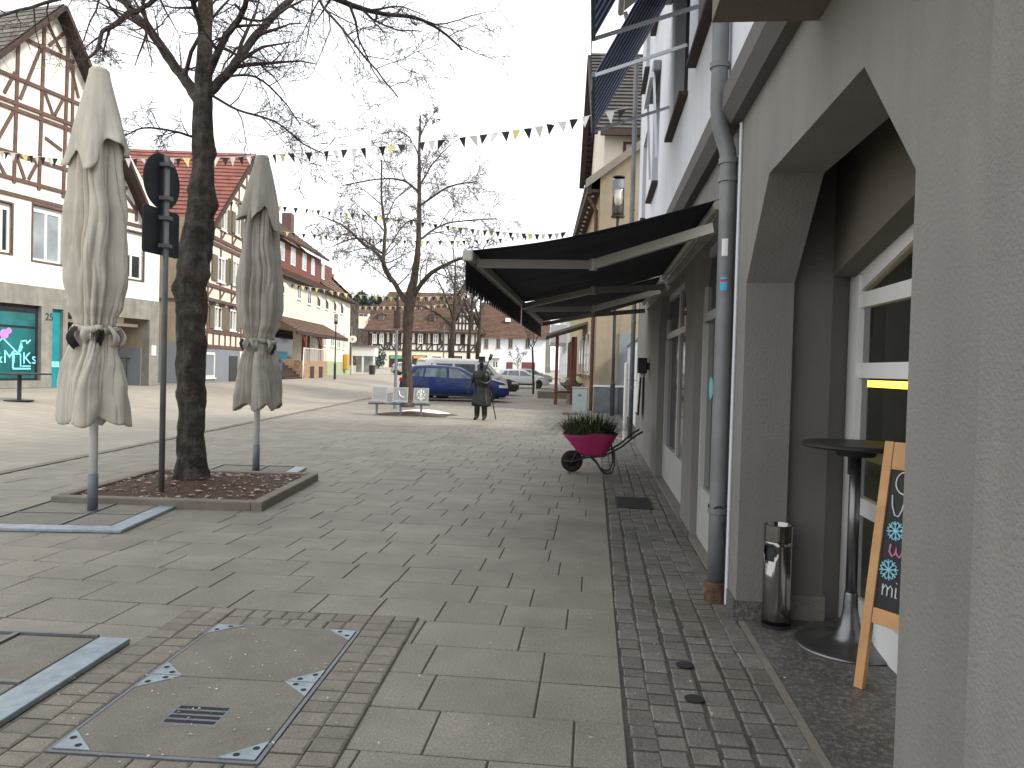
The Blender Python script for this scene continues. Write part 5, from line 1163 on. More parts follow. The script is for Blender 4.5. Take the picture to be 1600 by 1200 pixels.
a = f.p(239,548); MB().box(a[0]-.13,a[0]+.13,-.05,-.031,a[1]-.2,a[1]+.22).build('notice_plate', MT['white'], f.t)
# ---------- B2: timbered house with red tiled roof
f = Facade(300,601,99,'timbered_town_house','tall half-timbered house with red tiled roof and olive shutters behind the big tree', None, 36.2)
W2 = f.p(402,600)[0]; ap = f.p(386,240); el = f.p(318,348); U1 = min(2*ap[0], 13.0); du = ap[0]-el[0]; sl2 = (ap[1]-el[1])/du
zg = f.p(340,544)[1]; 
m = MB(); wr = [f.rect(348,402,355,438),]; 
uc_ = min(2*ap[0]-el[0],U1); m.box(0,U1,0,.3,zg,el[1]-.2); m.prism([(el[0],el[1]-.2),(uc_,el[1]-.2),(uc_,max(el[1]-.19,ap[1]-.2-(uc_-ap[0])*sl2)),(ap[0],ap[1]-.2)],'y',.002,.3); m.build('wall', MT['pinkcream'], f.t)
MB().box(-.002,U1,-.03,.3,-.4,zg).build('base_wall', MT['greybase'], f.t)
zled = f.p(300,463)[1]
m = MB(); m.box(-.25,-.002,.0,9,zg+.2,el[1]); m.box(-.35,-.003,-.01,9,zled-.12,zled+.05); m.build('side_wall', MT['beige'], f.t)
MB().box(-.30,-.004,.0,9,-.4,zg+.2).build('side_base', MT['greybase'], f.t)
def fl(y_at_340): return f.p(340,y_at_340)[1]
zs2 = [zg, fl(512), fl(478), fl(468), fl(384), fl(372), el[1]]
m = MB(); x0, x1 = 0, U1
for i,z in enumerate((zg+.06, fl(519), fl(480), fl(471), fl(449), fl(383), fl(374))): m.box(x0-.02,x1+.02,-.06-.002*i,-.001,z-.09,z+.09)
nb_ = 14
for k in range(nb_+1):
    u = x0+(x1-x0)*k/nb_; m.box(u-.07,u+.07,-.045,-.002,zg+.15,fl(519)-.09)
    if k%2 == 0:
        m.box(u-.08,u+.08,-.046,-.002,fl(519)+.09,fl(480)-.09); m.box(u-.08,u+.08,-.047,-.002,fl(471)+.09,fl(383)-.09); m.box(u-.08,u+.08,-.048,-.002,fl(374)+.09,fl(345))
for k in range(0,nb_,2):
    ua, ub = x0+(x1-x0)*k/nb_+.1, x0+(x1-x0)*(k+1)/nb_
    m.beam((ua,-.02,fl(374)+.1),(ub,-.02,fl(350)),.12,.036,(0,-1,0)); m.beam((ua,-.02,fl(468)+.1),(ub-.2,-.02,fl(452)),.11,.034,(0,-1,0))
for j in range(5):
    z = el[1]+.2+(ap[1]-el[1])*j/5.2; r_ = (ap[1]-.25-z)/sl2; m.box(ap[0]-r_,min(ap[0]+r_,U1),-.05-.002*j,-.001,z-.07,z+.07)
for j in range(-4,5):
    u = ap[0]+j*du/5
    if u < U1-.1: m.box(u-.07,u+.07,-.044,-.001,el[1]+.28,max(el[1]+.3,ap[1]-abs(u-ap[0])*sl2-.3))
m.build('timber_frame', MT['timber'], f.t)
m = MB()
for k in range(9): u = x0+(x1-x0)*(k+.5)/9; m.box(u-.1,u+.1,-.32,-.065,fl(478)-.02,fl(478)+.14)
m.build('joist_ends', MT['timberdark'], f.t)
def shutwin(xa, xb, ya, yb, sh=True):
    u0_, u1_ = f.p(xa,(ya+yb)/2)[0], f.p(xb,(ya+yb)/2)[0]; xm = (xa+xb)/2; z1_, z0_ = f.p(xm,ya)[1], f.p(xm,yb)[1]
    o = f.window(u0_,u1_,z0_,z1_,'white','panelight',1,True,.075,fw=.09); ws_ = (u1_-u0_)*.62
    if sh:
        for a,b in ((u0_-ws_-.03,u0_-.03),(u1_+.03,u1_+ws_+.03)): MB().box(a,b,-.095,-.05,z0_,z1_).build('shutter', MT['shutter'], f.t)
for xa,xb,ya,yb in ((333,344,479,514),(357,367,484,517),(338,350,402,441),(362,372,408,446),(344,353,324,360),(385,394,490,522),(384,393,414,450),(366,374,335,368)): shutwin(xa,xb,ya,yb)
a = f.p(320,550); b = f.p(334,590); f.window(a[0]-.6,b[0],b[1],a[1],'white','tealpane',0,True,.05,fw=.12)
a = f.p(357,556); b = f.p(369,602); m = MB(); m.box(a[0],b[0],-.05,-.031,0,a[1]); m.build('door', MT['darkmetal'], f.t)
a = f.p(376,556); MB().box(a[0]-.25,a[0]+.25,-.05,-.031,a[1]-.25,a[1]+.25).build('notice_plate', MT['white'], f.t)
m = MB(); ov=-.5; k_=1.06; rw_=11
La = Vector((ap[0]-du*k_,ov,ap[1]-du*k_*sl2)); Lr = Vector((La.x,rw_,La.z)); Rg = Vector((ap[0],ov,ap[1])); Rk = Vector((ap[0],rw_,ap[1])); uR2 = min(ap[0]+du*k_,U1+.15); Ra_ = Vector((uR2,ov,ap[1]-(uR2-ap[0])*sl2)); Rr_ = Vector((Ra_.x,rw_,Ra_.z))
tiled(m,La,Lr,Rk,Rg,20,.5,.06); tiled(m,Rr_,Ra_,Rg,Rk,20,2,.06); m.build('roof', MT['tilered'], f.t)
m = MB(); m.beam(La+Vector((0,0,-.12)),Rg+Vector((0,0,-.12)),.1,.26,(0,-1,0)); m.beam(Rg+Vector((0,0,-.12)),Ra_+Vector((0,0,-.12)),.1,.26,(0,-1,0)); m.build('verge_board', MT['timberdark'], f.t)
# ---------- B3: cream inn with red dormer band
f = Facade(400,592,95.3,'cream_corner_house','cream house with red-brown dormer band, brown porch roof and entrance steps', None, 52)
L3 = f.p(545,585)[0]; ze = f.p(485,446)[1]; DEP = 11
m = MB(); m.box(-.2,L3,0,.3,1.3,ze); m.box(L3-.3,L3,.3,DEP,0,ze); m.box(-.2,.1,.3,DEP,0,ze); m.build('wall', MT['cream'], f.t)
MB().box(-.201,L3+.02,-.04,.3,-.3,1.3).build('plinth', MT['greenplinth'], f.t)
zb1 = f.p(500,393)[1]; zb0_ = f.p(500,435)[1]; uD0, uD1 = f.p(424,400)[0], f.p(523,430)[0]; set_ = 1.3
m = MB(); tiled(m,(-.5,-.6,ze-.1),(L3+1.6,-.6,ze-.1),(L3-.6,set_,zb0_+.05),(-.5,set_,zb0_+.05),9,.6,.05)
zr3 = f.p(440,337,4.5)[1]; yr = 5.2
tiled(m,(-.5,set_-.7,zb1+.02),(uD1+.4,set_-.7,zb1+.02),(uD1-7.5,yr,zr3),(-.5,yr,zr3),16,.6,.05)
tiled(m,(L3+1.6,-.6,ze-.1),(L3+1.6,DEP,ze-.1),(uD1-5,yr+.1,zr3-.1),(uD1-5.3,yr,zr3-.1),20,.8,.05)
tiled(m,(uD1,set_-.2,zb0_),(L3+.2,-.3,ze),(uD1-4.5,yr,zr3-.4),(uD1-6.0,yr,zr3-.4),16,.7,.05)
m.build('roof', MT['tilebrown'], f.t)
m = MB(); m.box(min(uD0,.3),uD1,set_,yr-1,zb0_-.3,zb1); m.build('dormer_band', MT['redwood'], f.t)
m = MB(); m.beam((min(uD0,.0),set_-.62,zb1-.02),(uD1+.4,set_-.62,zb1-.02),.12,.14); m.beam((-.5,-.58,ze-.14),(L3+.6,-.58,ze-.14),.14,.16); m.build('gutter', MT['timberdark'], f.t)
m = MB(); m.box(-.2,L3+.3,-.5,-.001,ze-.28,ze-.12); m.build('eaves_soffit', MT['timberdark'], f.t)
for xa,xb,ya,yb in ((436.5,444,378,407),(454,461,387,415),(472,478,396,423),(486,491,404,430),(502,507,412,437),(511,516,417,441)):
    s_ = f.p((xa+xb)/2,(ya+yb)/2,set_); u0_,u1_ = f.p(xa,(ya+yb)/2,set_)[0], f.p(xb,(ya+yb)/2,set_)[0]; z1_,z0_ = f.p((xa+xb)/2,ya,set_)[1], f.p((xa+xb)/2,yb,set_)[1]
    mm = MB(); Y = set_-.05
    for q in ((u0_,u0_+.12,z0_,z1_),(u1_-.12,u1_,z0_,z1_),(u0_+.12,u1_-.12,z0_,z0_+.12),(u0_+.12,u1_-.12,z1_-.12,z1_)): mm.box(q[0],q[1],Y,set_-.001,q[2],q[3])
    wo = mm.build('dormer_window', MT['white'], f.t); MB().box(u0_+.05,u1_-.05,Y+.02,Y+.03,z0_+.05,z1_-.05).build('pane', MT['panelight'], wo)
m = MB(); a = f.p(451,339,5); m.box(a[0]-.5,a[0]+.5,yr-.6,yr+.3,zr3-1.6,zr3+.9); m.build('chimney', MT['timber'], f.t)
m = MB(); u = uD1+1.2; m.box(u,u+2.6,1.2,3.2,ze,f.p(530,427,1.5)[1]); m.box(u+2.7,u+4.2,1.4,2.8,ze-.5,f.p(537,437,1.5)[1]); m.build('roof_box', MT['redwood'], f.t)
for i,(x,ya,yb,hwid) in enumerate(((440,434,459,4),(467,445,468,3),(483,452,476,3),(497.5,460,480,2.6),(510.5,464,484,2.4),(523,468,487,2.2),(534,471,491,2.2))):
    u0_,u1_ = f.p(x-hwid,(ya+yb)/2)[0], f.p(x+hwid,(ya+yb)/2)[0]; z1_,z0_ = f.p(x,ya)[1], f.p(x,yb)[1]; o = f.window(u0_,u1_,z0_,z1_,'white','pane',1,True,.04,fw=.1)
    if i == 0 or i > 2:
        mm = MB(); mm.prism([(-.05,z1_-.1),(-.40,z0_+.45),(-.40,z0_+.40),(-.05,z1_-.16)],'x',u0_+.05,u1_-.05); mm.build('window_blind', MT['creamlight'], f.t)
for x,ya,yb,hwid in ((492,523,541,4),(507,512,541,2.5),(519,516,542,3),(529,518,544,3),(536.5,520,546,2)):
    u0_,u1_ = f.p(x-hwid,(ya+yb)/2)[0], f.p(x+hwid,(ya+yb)/2)[0]; z1_,z0_ = f.p(x,ya)[1], f.p(x,yb)[1]; f.window(u0_,u1_,z0_,z1_,'white','panelight',1,True,.04,fw=.1)
# porch roof, steps, terrace
yp = -2.4; ua, ub = f.p(426,540)[0], f.p(500,540)[0]; zpa = f.p(470,500)[1]; zpe = f.p(480,519,yp)[1]
m = MB(); tiled(m,(ua-2,yp,zpe),(ub+.5,yp,zpe),(ub+.5,-.01,zpa),(ua-2,-.01,zpa),9,.6,.05); m.build('porch_roof', MT['tilebrown'], f.t)
m = MB(); m.beam((ua-2,yp+.1,zpe-.12),(ub+.5,yp+.1,zpe-.12),.16,.2); m.prism([(yp,zpe-.05),(-.02,zpe-.05),(-.02,zpa-.05)],'x',ub+.3,ub+.42); m.build('porch_beam', MT['timberdark'], f.t)
zt3 = 1.25
for x in (480,504): u = f.p(x,550,yp)[0]; m = MB(); m.box(u-.12,u+.12,yp+.05,yp+.3,zt3,zpe-.22); m.beam((u,yp+.15,zpe-1.0),(u-.8,yp+.15,zpe-.2),.12,.12); m.build('porch_post', MT['redwood'], f.t)
us0, us1 = f.p(443,590,yp)[0], f.p(472,590,yp)[0]; ue = f.p(509,590,yp)[0]
m = MB(); m.box(us1,ue,yp-.1,-.045,-.2,zt3); m.build('terrace', MT['brickred'], f.t); m = MB(); k0 = (ue-us1)
for q in (.25,.62): MB().box(us1+k0*q,us1+k0*(q+.16),yp-.12,yp-.101,-.1,.85).build('terrace_opening', MT['timberdark'], f.t)
m = MB()
for k in range(7): m.box(us0,us1-.01,yp-.1+.27*k,-.045,-.1+.2*k,-.1+.2*(k+1)-.001)
m.build('entrance_steps', MT['timberdark'], f.t)
m = MB()
m.beam((us1+.05,yp-.05,zt3+.9),(ue,yp-.05,zt3+.9),.05,.05); 
for k in range(16): u = us1+.05+(ue-us1-.05)*k/15; m.beam((u,yp-.05,zt3),(u,yp-.05,zt3+.88),.05,.03)
m.beam((us1-.9,yp-.3,.95),(us1+.03,yp-.1,zt3+.9),.05,.05)
for k in range(8): y=yp-.3+.2*k/7; x_=us1-.9+.9*k/7; m.beam((x_,y,.0+zt3*k/7),(x_,y,.95+(zt3-.05)*k/7),.03,.04)
m.build('white_railing', MT['white'], f.t)
a, b = f.p(424,513), f.p(464,565); m = MB(); m.box(a[0]-1,b[0]-1.4,-.06,-.041,zt3+.15,a[1]); sw = m.build('shop_window', MT['pane'], f.t); 
m = MB(); a, b = f.p(425,548), f.p(447,563); m.box(a[0]-.5,b[0],-.10,-.062,b[1],a[1]); m.build('blue_sign_board', MT['blueboard'], sw)
a = f.p(475,522); b = f.p(481,560); MB().box(a[0]-.6,b[0]+.3,-.055,-.041,zt3,a[1]).build('door', MT['timberdark'], f.t)
a = f.p(537,562); m = MB(); m.box(a[0]-.5,a[0]+.5,-.5,-.05,.5,f.p(537,553)[1]); m.build('letter_box', MT['orangepaint'], f.t, bevel=.08)
bn3 = f.p(429,585,-1.5); P = f.O+f.x*bn3[0]+f.y*-1.6; t = thing('waste_bin', 'blue plastic wheeled bin in front of the cream house beside the farther parasol', 'bin', (P.x,P.y,terrain(P.x,P.y))); MB().prism([(-.26,0),(.26,0),(.3,1.0),(-.3,1.0)],'y',-.28,.28).build('body', MT['bluebin'], t, bevel=.03); MB().box(-.33,.33,-.33,.33,1.0,1.06).build('lid', MT['bluebin'], t, bevel=.02)
B3 = f
# ---------- F: far half-timbered house with hipped roof
f = Facade(575,578,5.5,'far_timbered_house','half-timbered house with long brown hipped roof across the far end of the square', None, 116)
W = f.p(750,560)[0]; zg = f.p(620,548)[1]; ze = f.p(620,517)[1]; zr_ = f.p(660,457,6)[1]
m = MB(); m.box(0,W,0,.4,-.5,zg); m.box(0,.4,.4,12,-.5,ze); m.box(W-.4,W,.4,12,-.5,ze); m.build('ground_floor_wall', MT['cream'], f.t)
MB().box(0,W,0,.39,zg+.001,ze).build('timbered_wall', MT['creamlight'], f.t)
m = MB(); b_ = .2
for i,z in enumerate((zg+.12,(zg*.62+ze*.38),ze-.15)): m.box(-.1,W+.1,-.10-.002*i,-.001,z-b_/2,z+b_/2)
N_ = 21; zm = zg*.62+ze*.38
for k in range(N_+1):
    u = W*k/N_; m.box(u-b_/2,u+b_/2,-.08,-.002,zg+.25,ze-.28)
rr5 = random.Random(4)
for k in range(N_):
    ua,ub = W*k/N_+.15, W*(k+1)/N_-.15
    if k%2: m.beam((ua,-.03,zg+.25),(ub,-.03,zm-.15),.2,.055,(0,-1,0))
    if k < 6: m.beam((ub,-.031,zg+.25),(ua,-.031,zm-.15),.2,.05,(0,-1,0))
    if k%4 == 1: m.beam((ua,-.03,ze-.3),(ub,-.03,zm+.15),.2,.05,(0,-1,0))
m.build('timber_frame', MT['timberdark'], f.t)
for xa,xb in ((582,589),(593,600),(614,622),(653,661),(677,685),(713,719),(727,731)):
    u0_,u1_ = f.p(xa,530)[0], f.p(xb,530)[0]; f.window(u0_,u1_,f.p(xa,537)[1],f.p(xa,521.5)[1],'white','pane',1,False,.16,cross=1,fw=.16)
    m = MB(); sw_ = .45; m.box(u0_-sw_,u0_-.02,-.15,-.11,f.p(xa,538)[1],f.p(xa,521)[1]); m.box(u1_+.02,u1_+sw_,-.15,-.11,f.p(xa,538)[1],f.p(xa,521)[1]); m.build('shutter', MT['timberdark'], f.t)
m = MB(); r0_, r1_ = f.p(609,457,6)[0], W-4; ov = .7
tiled(m,(-ov,-ov,ze),(W+ov,-ov,ze),(r1_,6,zr_),(r0_,6,zr_),30,.8,.08); tiled(m,(-ov,12+ov,ze),(-ov,-ov,ze),(r0_,6,zr_),(r0_,6.1,zr_),30,.8,.08); tiled(m,(W+ov,-ov,ze),(W+ov,12+ov,ze),(r1_,6.1,zr_),(r1_,6,zr_),30,.8,.08)
m.build('roof', MT['tilebrown'], f.t)
m = MB(); m.beam((-ov,-ov,ze-.1),(W+ov,-ov,ze-.1),.2,.3); m.build('eaves_board', MT['timberdark'], f.t)
for xa,xb in ((592,601),(672,681)):
    u0_,u1_ = f.p(xa,500,1.5)[0], f.p(xb,500,1.5)[0]; z1_ = f.p(xa,491,1.2)[1]; z0_ = f.p(xa,504,1.2)[1]
    m = MB(); m.box(u0_,u1_,.9,4,z0_-.3,z1_); dm = m.build('dormer', MT['concrete'], f.t); 
    MB().box(u0_+.15,u1_-.15,.86,.895,z0_+.1,z1_-.15).build('pane', MT['pane'], dm); mm = MB(); mm.prism([(u0_-.25,z1_),(u1_+.25,z1_),((u0_+u1_)/2,z1_+.5)],'y',.6,4.5); mm.build('dormer_roof', MT['tilebrown'], dm)
# cross gable at its right end
gu0, gu1 = f.p(706,500)[0], f.p(750,500)[0]; gz = f.p(728,472)[1]
m = MB(); m.prism([(gu0,ze),(gu1,ze),((gu0+gu1)/2,gz)],'y',-.35,1.5); m.build('gable', MT['creamlight'], f.t)
m = MB(); gm = (gu0+gu1)/2
for j in range(4): z = ze+.3+(gz-ze)*j/4.3; r_ = (gz-z)/(gz-ze)*(gu1-gu0)/2; m.box(gm-r_,gm+r_,-.42-.002*j,-.352,z-.13,z+.13)
for j in range(-3,4): u = gm+j*(gu1-gu0)/8; m.box(u-.12,u+.12,-.41,-.352,ze+.4,max(ze+.45,ze+(gz-ze)*(1-abs(u-gm)/((gu1-gu0)/2))-.2))
m.build('gable_timber', MT['timberdark'], f.t)
m = MB(); tiled(m,(gu0-.4,-.7,ze-.3),(gu0-.4,8,ze-.3),(gm,8,gz+.3),(gm,-.7,gz+.3),14,0,.08); tiled(m,(gu1+.4,-.7,ze-.3),(gu1+.4,8,ze-.3),(gm,8,gz+.3),(gm,-.7,gz+.3),14,0,.08); m.build('gable_roof', MT['tilebrown'], f.t)
for xa,xb,ya,yb,mt in ((608,632,555,577,'greensign'),(644,667,555,577,'orangesign'),(675,689,557,578,None),(706,722,556,578,'redwood')):
    u0_,u1_ = f.p(xa,566)[0], f.p(xb,566)[0]; m = MB(); m.box(u0_,u1_,-.05,-.001,-.4,f.p(xa,ya)[1]); so2 = m.build('shop_window', MT['timberdark'], f.t); MB().box(u0_+.3,u1_-.3,-.06,-.051,.2,f.p(xa,ya)[1]-.9).build('pane', MT['pane'], so2)
    if mt: MB().box(u0_+.2,u1_-.2,-.12,-.051,f.p(xa,ya+5)[1],f.p(xa,ya+1)[1]).build('sign_strip', MT[mt], so2)
# ---------- W: white house right of it
f = Facade(749,578,5.5,'white_far_house','plain white house with brown tiled roof at the far right end of the square', None, 118)
W = f.p(852,560)[0]; ze = f.p(800,528)[1]; zr_ = f.p(800,474,7)[1]
MB().box(0,W,0,.4,-.5,ze).build('wall', MT['whitewall'], f.t)
m = MB(); tiled(m,(-.4,-.6,ze-.1),(W+.6,-.6,ze-.1),(W+.6,7,zr_),(-.4,7,zr_),30,.8,.08); m.build('roof', MT['tilebrown'], f.t); MB().box(0,.4,.4,14,-.5,ze).build('side_wall', MT['whitewall'], f.t)
for xa,xb in ((756.5,763),(775.5,781.5),(794.5,801),(821,828)): f.window(f.p(xa,536)[0],f.p(xb,536)[0],f.p(xa,544)[1],f.p(xa,529.5)[1],'concrete','pane',1,True,.06,fw=.13)
f.window(f.p(769.5,568)[0],f.p(778.5,568)[0],f.p(770,575)[1],f.p(770,564)[1],'white','pane',1,True,.06,fw=.12)
m = MB(); m.box(f.p(768,560)[0],f.p(780,560)[0],-.5,-.001,f.p(770,561.5)[1],f.p(770,559.5)[1]); m.build('window_canopy', MT['greybase'], f.t)
MB().box(f.p(791,570)[0],f.p(801,570)[0],-.04,-.001,-.4,f.p(795,566)[1]).build('door', MT['redwood'], f.t); MB().box(f.p(815,570)[0],f.p(836,570)[0],-.04,-.001,-.4,f.p(820,566)[1]).build('garage_door', MT['redwood'], f.t)
MB().box(f.p(790,497,3)[0],f.p(798,497,3)[0],2.2,3.6,f.p(794,503,2.4)[1],f.p(794,497,2.4)[1]).build('skylight', MT['snow'], f.t)
# ---------- kiosk, clock sign, hedge between B3 and F
p = at_depth(566,588,84); z0 = terrain(p.x,p.y)
t = thing('bus_shelter', 'white glazed shelter with grey flat roof beside the cream house', 'shelter', (p.x,p.y,z0), rad(5))
m = MB(); m.box(-1.3,1.3,0,2.0,2.0,3.0); m.build('fascia', MT['white'], t); MB().box(-1.5,1.45,-.2,2.2,3.0,3.12).build('roof', MT['greymetal'], t)
for x in (-1.2,0,1.2): MB().box(x-.09,x+.09,.05,.2,0,2.0).build('post', MT['white'], t)
MB().box(-1.1,1.1,1.8,1.85,.2,2.0).build('pane', MT['panelight'], t)
p = at_depth(548,590,78); t = thing('clock_sign', 'round white sign on a post by the corner of the cream house', 'sign', (p.x,p.y,terrain(p.x,p.y))); q = at_depth(549,530,78)
MB().lathe([(.05,0),(.05,q.z-p.z+1)],8).build('post', MT['greymetal'], t); MB().lathe([(0,-.1),(.36,-.1),(.36,.1),(0,.1)],24,(.15,-.05,q.z-terrain(p.x,p.y)),'y').build('disc', MT['white'], t); MB().lathe([(0,-.115),(.14,-.115),(.14,-.101),(0,-.101)],16,(.15,-.05,q.z-terrain(p.x,p.y)),'y').build('emblem', MT['greenplinth'], t)
p = at_depth(581,590,84); t = thing('litter_bin', 'dark litter bin beside the white shelter', 'bin', (p.x,p.y,terrain(p.x,p.y))); MB().lathe([(0,0),(.3,0),(.34,.95),(0,.97)],14).build('body', MT['darkmetal'], t); MB().lathe([(.36,.9),(.36,1.0),(0,1.05)],14).build('lid', MT['darkmetal'], t)
# far shrub in front of F
def leafy(name, label, cat, c, rx, rz_, n, s, mat, seed, shape='ball', trunk=True):
    t = thing(name, label, cat, tuple(c)); rng = random.Random(seed); m = MB()
    for _ in range(n):
        u = Vector((rng.gauss(0,1),rng.gauss(0,1),rng.gauss(0,1))).normalized()*rng.random()**.4
        if shape == 'cone': h = rng.random()**1.4; r_ = rx*(1-h)*(.55+.45*rng.random()); a = rng.uniform(0,6.283); q = Vector((r_*math.cos(a), r_*math.sin(a), rz_*(.08+.95*h)))
        else:
            lump = 1+.35*nz(u.x*2+seed,u.y*2,u.z*2); q = Vector((u.x*rx*lump,u.y*rx*lump,rz_*.55+u.z*rz_*.5*lump))
        d = Vector((rng.gauss(0,1),rng.gauss(0,1),rng.gauss(0,.6))).normalized(); e = d.cross(Vector((rng.gauss(0,1),rng.gauss(0,1),rng.gauss(0,1)))).normalized()
        m.add([q-d*s-e*s*.5,q+d*s-e*s*.3,q+e*s*.7],[(0,1,2)])
    m.build('crown', mat, t)
    if trunk: MB().tube([(0,0,-.3),(0,0,rz_*.5)],[rx*.10,rx*.04],8).build('trunk', MT['bark2'], t)
    return t
p = at_depth(591,584,108); leafy('shrub', 'dark round shrub against the pale wall of the far timbered house', 'shrub', (p.x,p.y,terrain(p.x,p.y)), 1.1, 2.6, 500, .22, MT['evergreen'], 3)
# ---------- hill with houses and trees
m = MB()
def hillf(a, b):
    D = 150+b*260; x = 380+a*480; y = 586-b*(118+16*math.sin(a*5+1))-6*nz(a*6,b*3,1)*b
    return at_depth(x,y,D)
m.grid(hillf, 50, 14); m.build('hill', MT['hill'], smooth=True, kind='structure')
rg = random.Random(12)
hm = MB()
for i in range(16000):
    a, b = rg.uniform(.28,.62), rg.uniform(.12,.98)
    q = hillf(a,b); h = rg.uniform(1.5,4.5)*(1+ .6*rg.random()); d = Vector((rg.gauss(0,.4),rg.gauss(0,.4),1)).normalized(); s = rg.uniform(.12,.3)
    hm.add([q+CR*s, q-CR*s, q+d*h],[(0,1,2)])
hm.build('hillside_wood', MT['brush'], kind='stuff')
for x,yb,hh,lab,sd in ((566,478,20,'tall dark evergreen on the hill ridge, left of three',1),(576,477,9,'evergreen on the hill ridge, middle of three',2),(589,475,8,'evergreen on the hill ridge, right of three',3),(601,473,8,'small evergreen on the hill ridge against the brown roof',4)):
    D = 330; c = at_depth(x,yb,D); leafy('evergreen_tree', lab, 'tree', c, 2.6 if sd==1 else 1.6, hh*D/FL*1.1, 700, .6, MT['evergreen'], sd, 'ball')
for x,y,wd,lab,mat in ((568,487,15,'hillside house with red-brown roof',"pinkcream"),(583,497,9,'lower grey hillside house under the evergreen trees','stonegrey')):
    D = 210; c = at_depth(x,y+9,D); k = D/FL; t = thing('hillside_house', lab, 'house', tuple(c), rad(12)); w_ = wd*k
    MB().box(-w_/2,w_/2,0,6,-3,7*k).build('wall', MT[mat], t); mm = MB(); tiled(mm,(-w_/2-.4,-.5,7*k),(w_/2+.4,-.5,7*k),(w_/2+.4,3,14*k),(-w_/2-.4,3,14*k),8,1,.06); mm.build('roof', MT['tilebrown'], t)
    for j in (-.25,.2): MB().box(j*w_-.5,j*w_+.5,-.05,-.001,2*k,5*k).build('window', MT['pane'], t)
# ---------- right side beyond the corner house (facades lean 4 degrees towards the square)
def RF(Y): return .05-.07*(Y-28.3)
ANG = -90+4.0
# annex + tall gabled house behind the lamp
t = thing('beige_brick_house', 'beige house with a blank end wall and long brown eaves behind the street lamp', 'house', (RF(28.3),28.3,0), rad(ANG)); f = t
# local x = towards camera (right seen from street); y into the house.  end wall at x=0
def end_px(px, py): p = on_y(px,py,28.3); return p.x-RF(28.3), p.z
rk0 = end_px(908,292); rk1 = end_px(1003,222); slr = (rk1[1]-rk0[1])/(rk1[0]-rk0[0])
m = MB(); zE_ = rk0[1]+(0-rk0[0])*slr-.15
m.prism([(0.0,0),(7,0),(7,zE_+7*slr),(0,zE_)],'x',-.4,0.0); m.build('end_wall', MT['beige'], t)
m = MB(); m.box(-12.3,-.401,0,.4,0,8.0); m.build('street_wall', MT['orange'], t)
m = MB(); m.prism([(-.03,0),(7,0),(7,.95),(-.03,.95)],'x',.001,.05); m.build('plinth', MT['greymetal'], t); MB().box(.0,.09,-.06,3,.951,1.02).build('ledge', MT['white'], t)
m = MB(); tiled(m,(.35,-.5,zE_-.25),(-12.5,-.5,zE_-.25),(-12.5,6.5,zE_-.25+7*slr),(.35,6.5,zE_-.25+7*slr),22,.5,.05); m.build('roof', MT['tiledark'], t)
m = MB(); m.prism([(-.55,zE_-.50),(7,zE_-.50+7.55*slr),(7,zE_-.2+7.55*slr),(-.55,zE_-.2)],'x',.30,.36); m.build('verge_board', MT['concrete'], t)
# brown boxed eaves with a row of bulbs
P4 = [on_y(921,298,28.35), on_y(946,300,28.35), on_y(925,376,40), on_y(896,379,40)]
inv = MATS[t.name].inverted(); L4 = [inv @ p_ for p_ in P4]
m = MB(); zz8 = 8.02
m.prism([(L4[0].x,L4[0].y),(L4[1].x,L4[1].y),(L4[2].x,L4[2].y),(L4[3].x,L4[3].y)],'z',zz8,zz8+.10); m.beam((L4[0].x,L4[0].y,zz8+.12),(L4[3].x,L4[3].y,zz8+.12),.14,.34); ev = m.build('boxed_eaves', MT['timberdark'], t)
m = MB()
for k in range(12): q = L4[0].lerp(L4[3],(k+.5)/12); m.lathe([(0,0),(.05,.01),(.06,.05),(.04,.09)],8,(q.x,q.y+.16,zz8-.09))
m.build('bulbs', MT['white'], ev)
for a_,b_ in ((-2.2,-1.2),(-4.2,-3.2),(-6.2,-5.2),(-8.6,-7.6),(-10.8,-9.8)):
    m = MB(); m.box(a_,b_,-.04,-.001,1.35,3.1); wo = m.build('window', MT['white'], t); MB().box(a_+.08,b_-.08,-.05,-.041,1.43,3.02).build('pane', MT['pane'], wo); MB().box(a_-.08,b_+.08,-.16,-.001,1.24,1.34).build('sill', MT['concrete'], wo)
    m = MB(); m.box(a_,b_,-.04,-.001,5.0,6.6); wo = m.build('window', MT['white'], t); MB().box(a_+.08,b_-.08,-.05,-.041,5.08,6.52).build('pane', MT['pane'], wo)
dpp = MB(); dpp.tube([(-.35,-.10,0.05),(-.35,-.10,7.4),(-.35,-.4,7.9)],.07,10); tag(dpp.build('downpipe', MT['rust']), 'rust-brown downpipe at the corner of the beige end wall', 'downpipe'); o = bpy.data.objects['downpipe.002'] if 'downpipe.002' in bpy.data.objects else None
bpy.data.objects[-1] if False else None
for o in COL.objects:
    if o.get('label','').startswith('rust-brown downpipe'): o.matrix_world = MATS[t.name]
# grey door in the end wall
m = MB(); a = end_px(968,520); b = end_px(985,640); m.box(.002,.05,a[0],b[0],0,a[1]); m.build('end_door', MT['greybase'], t)
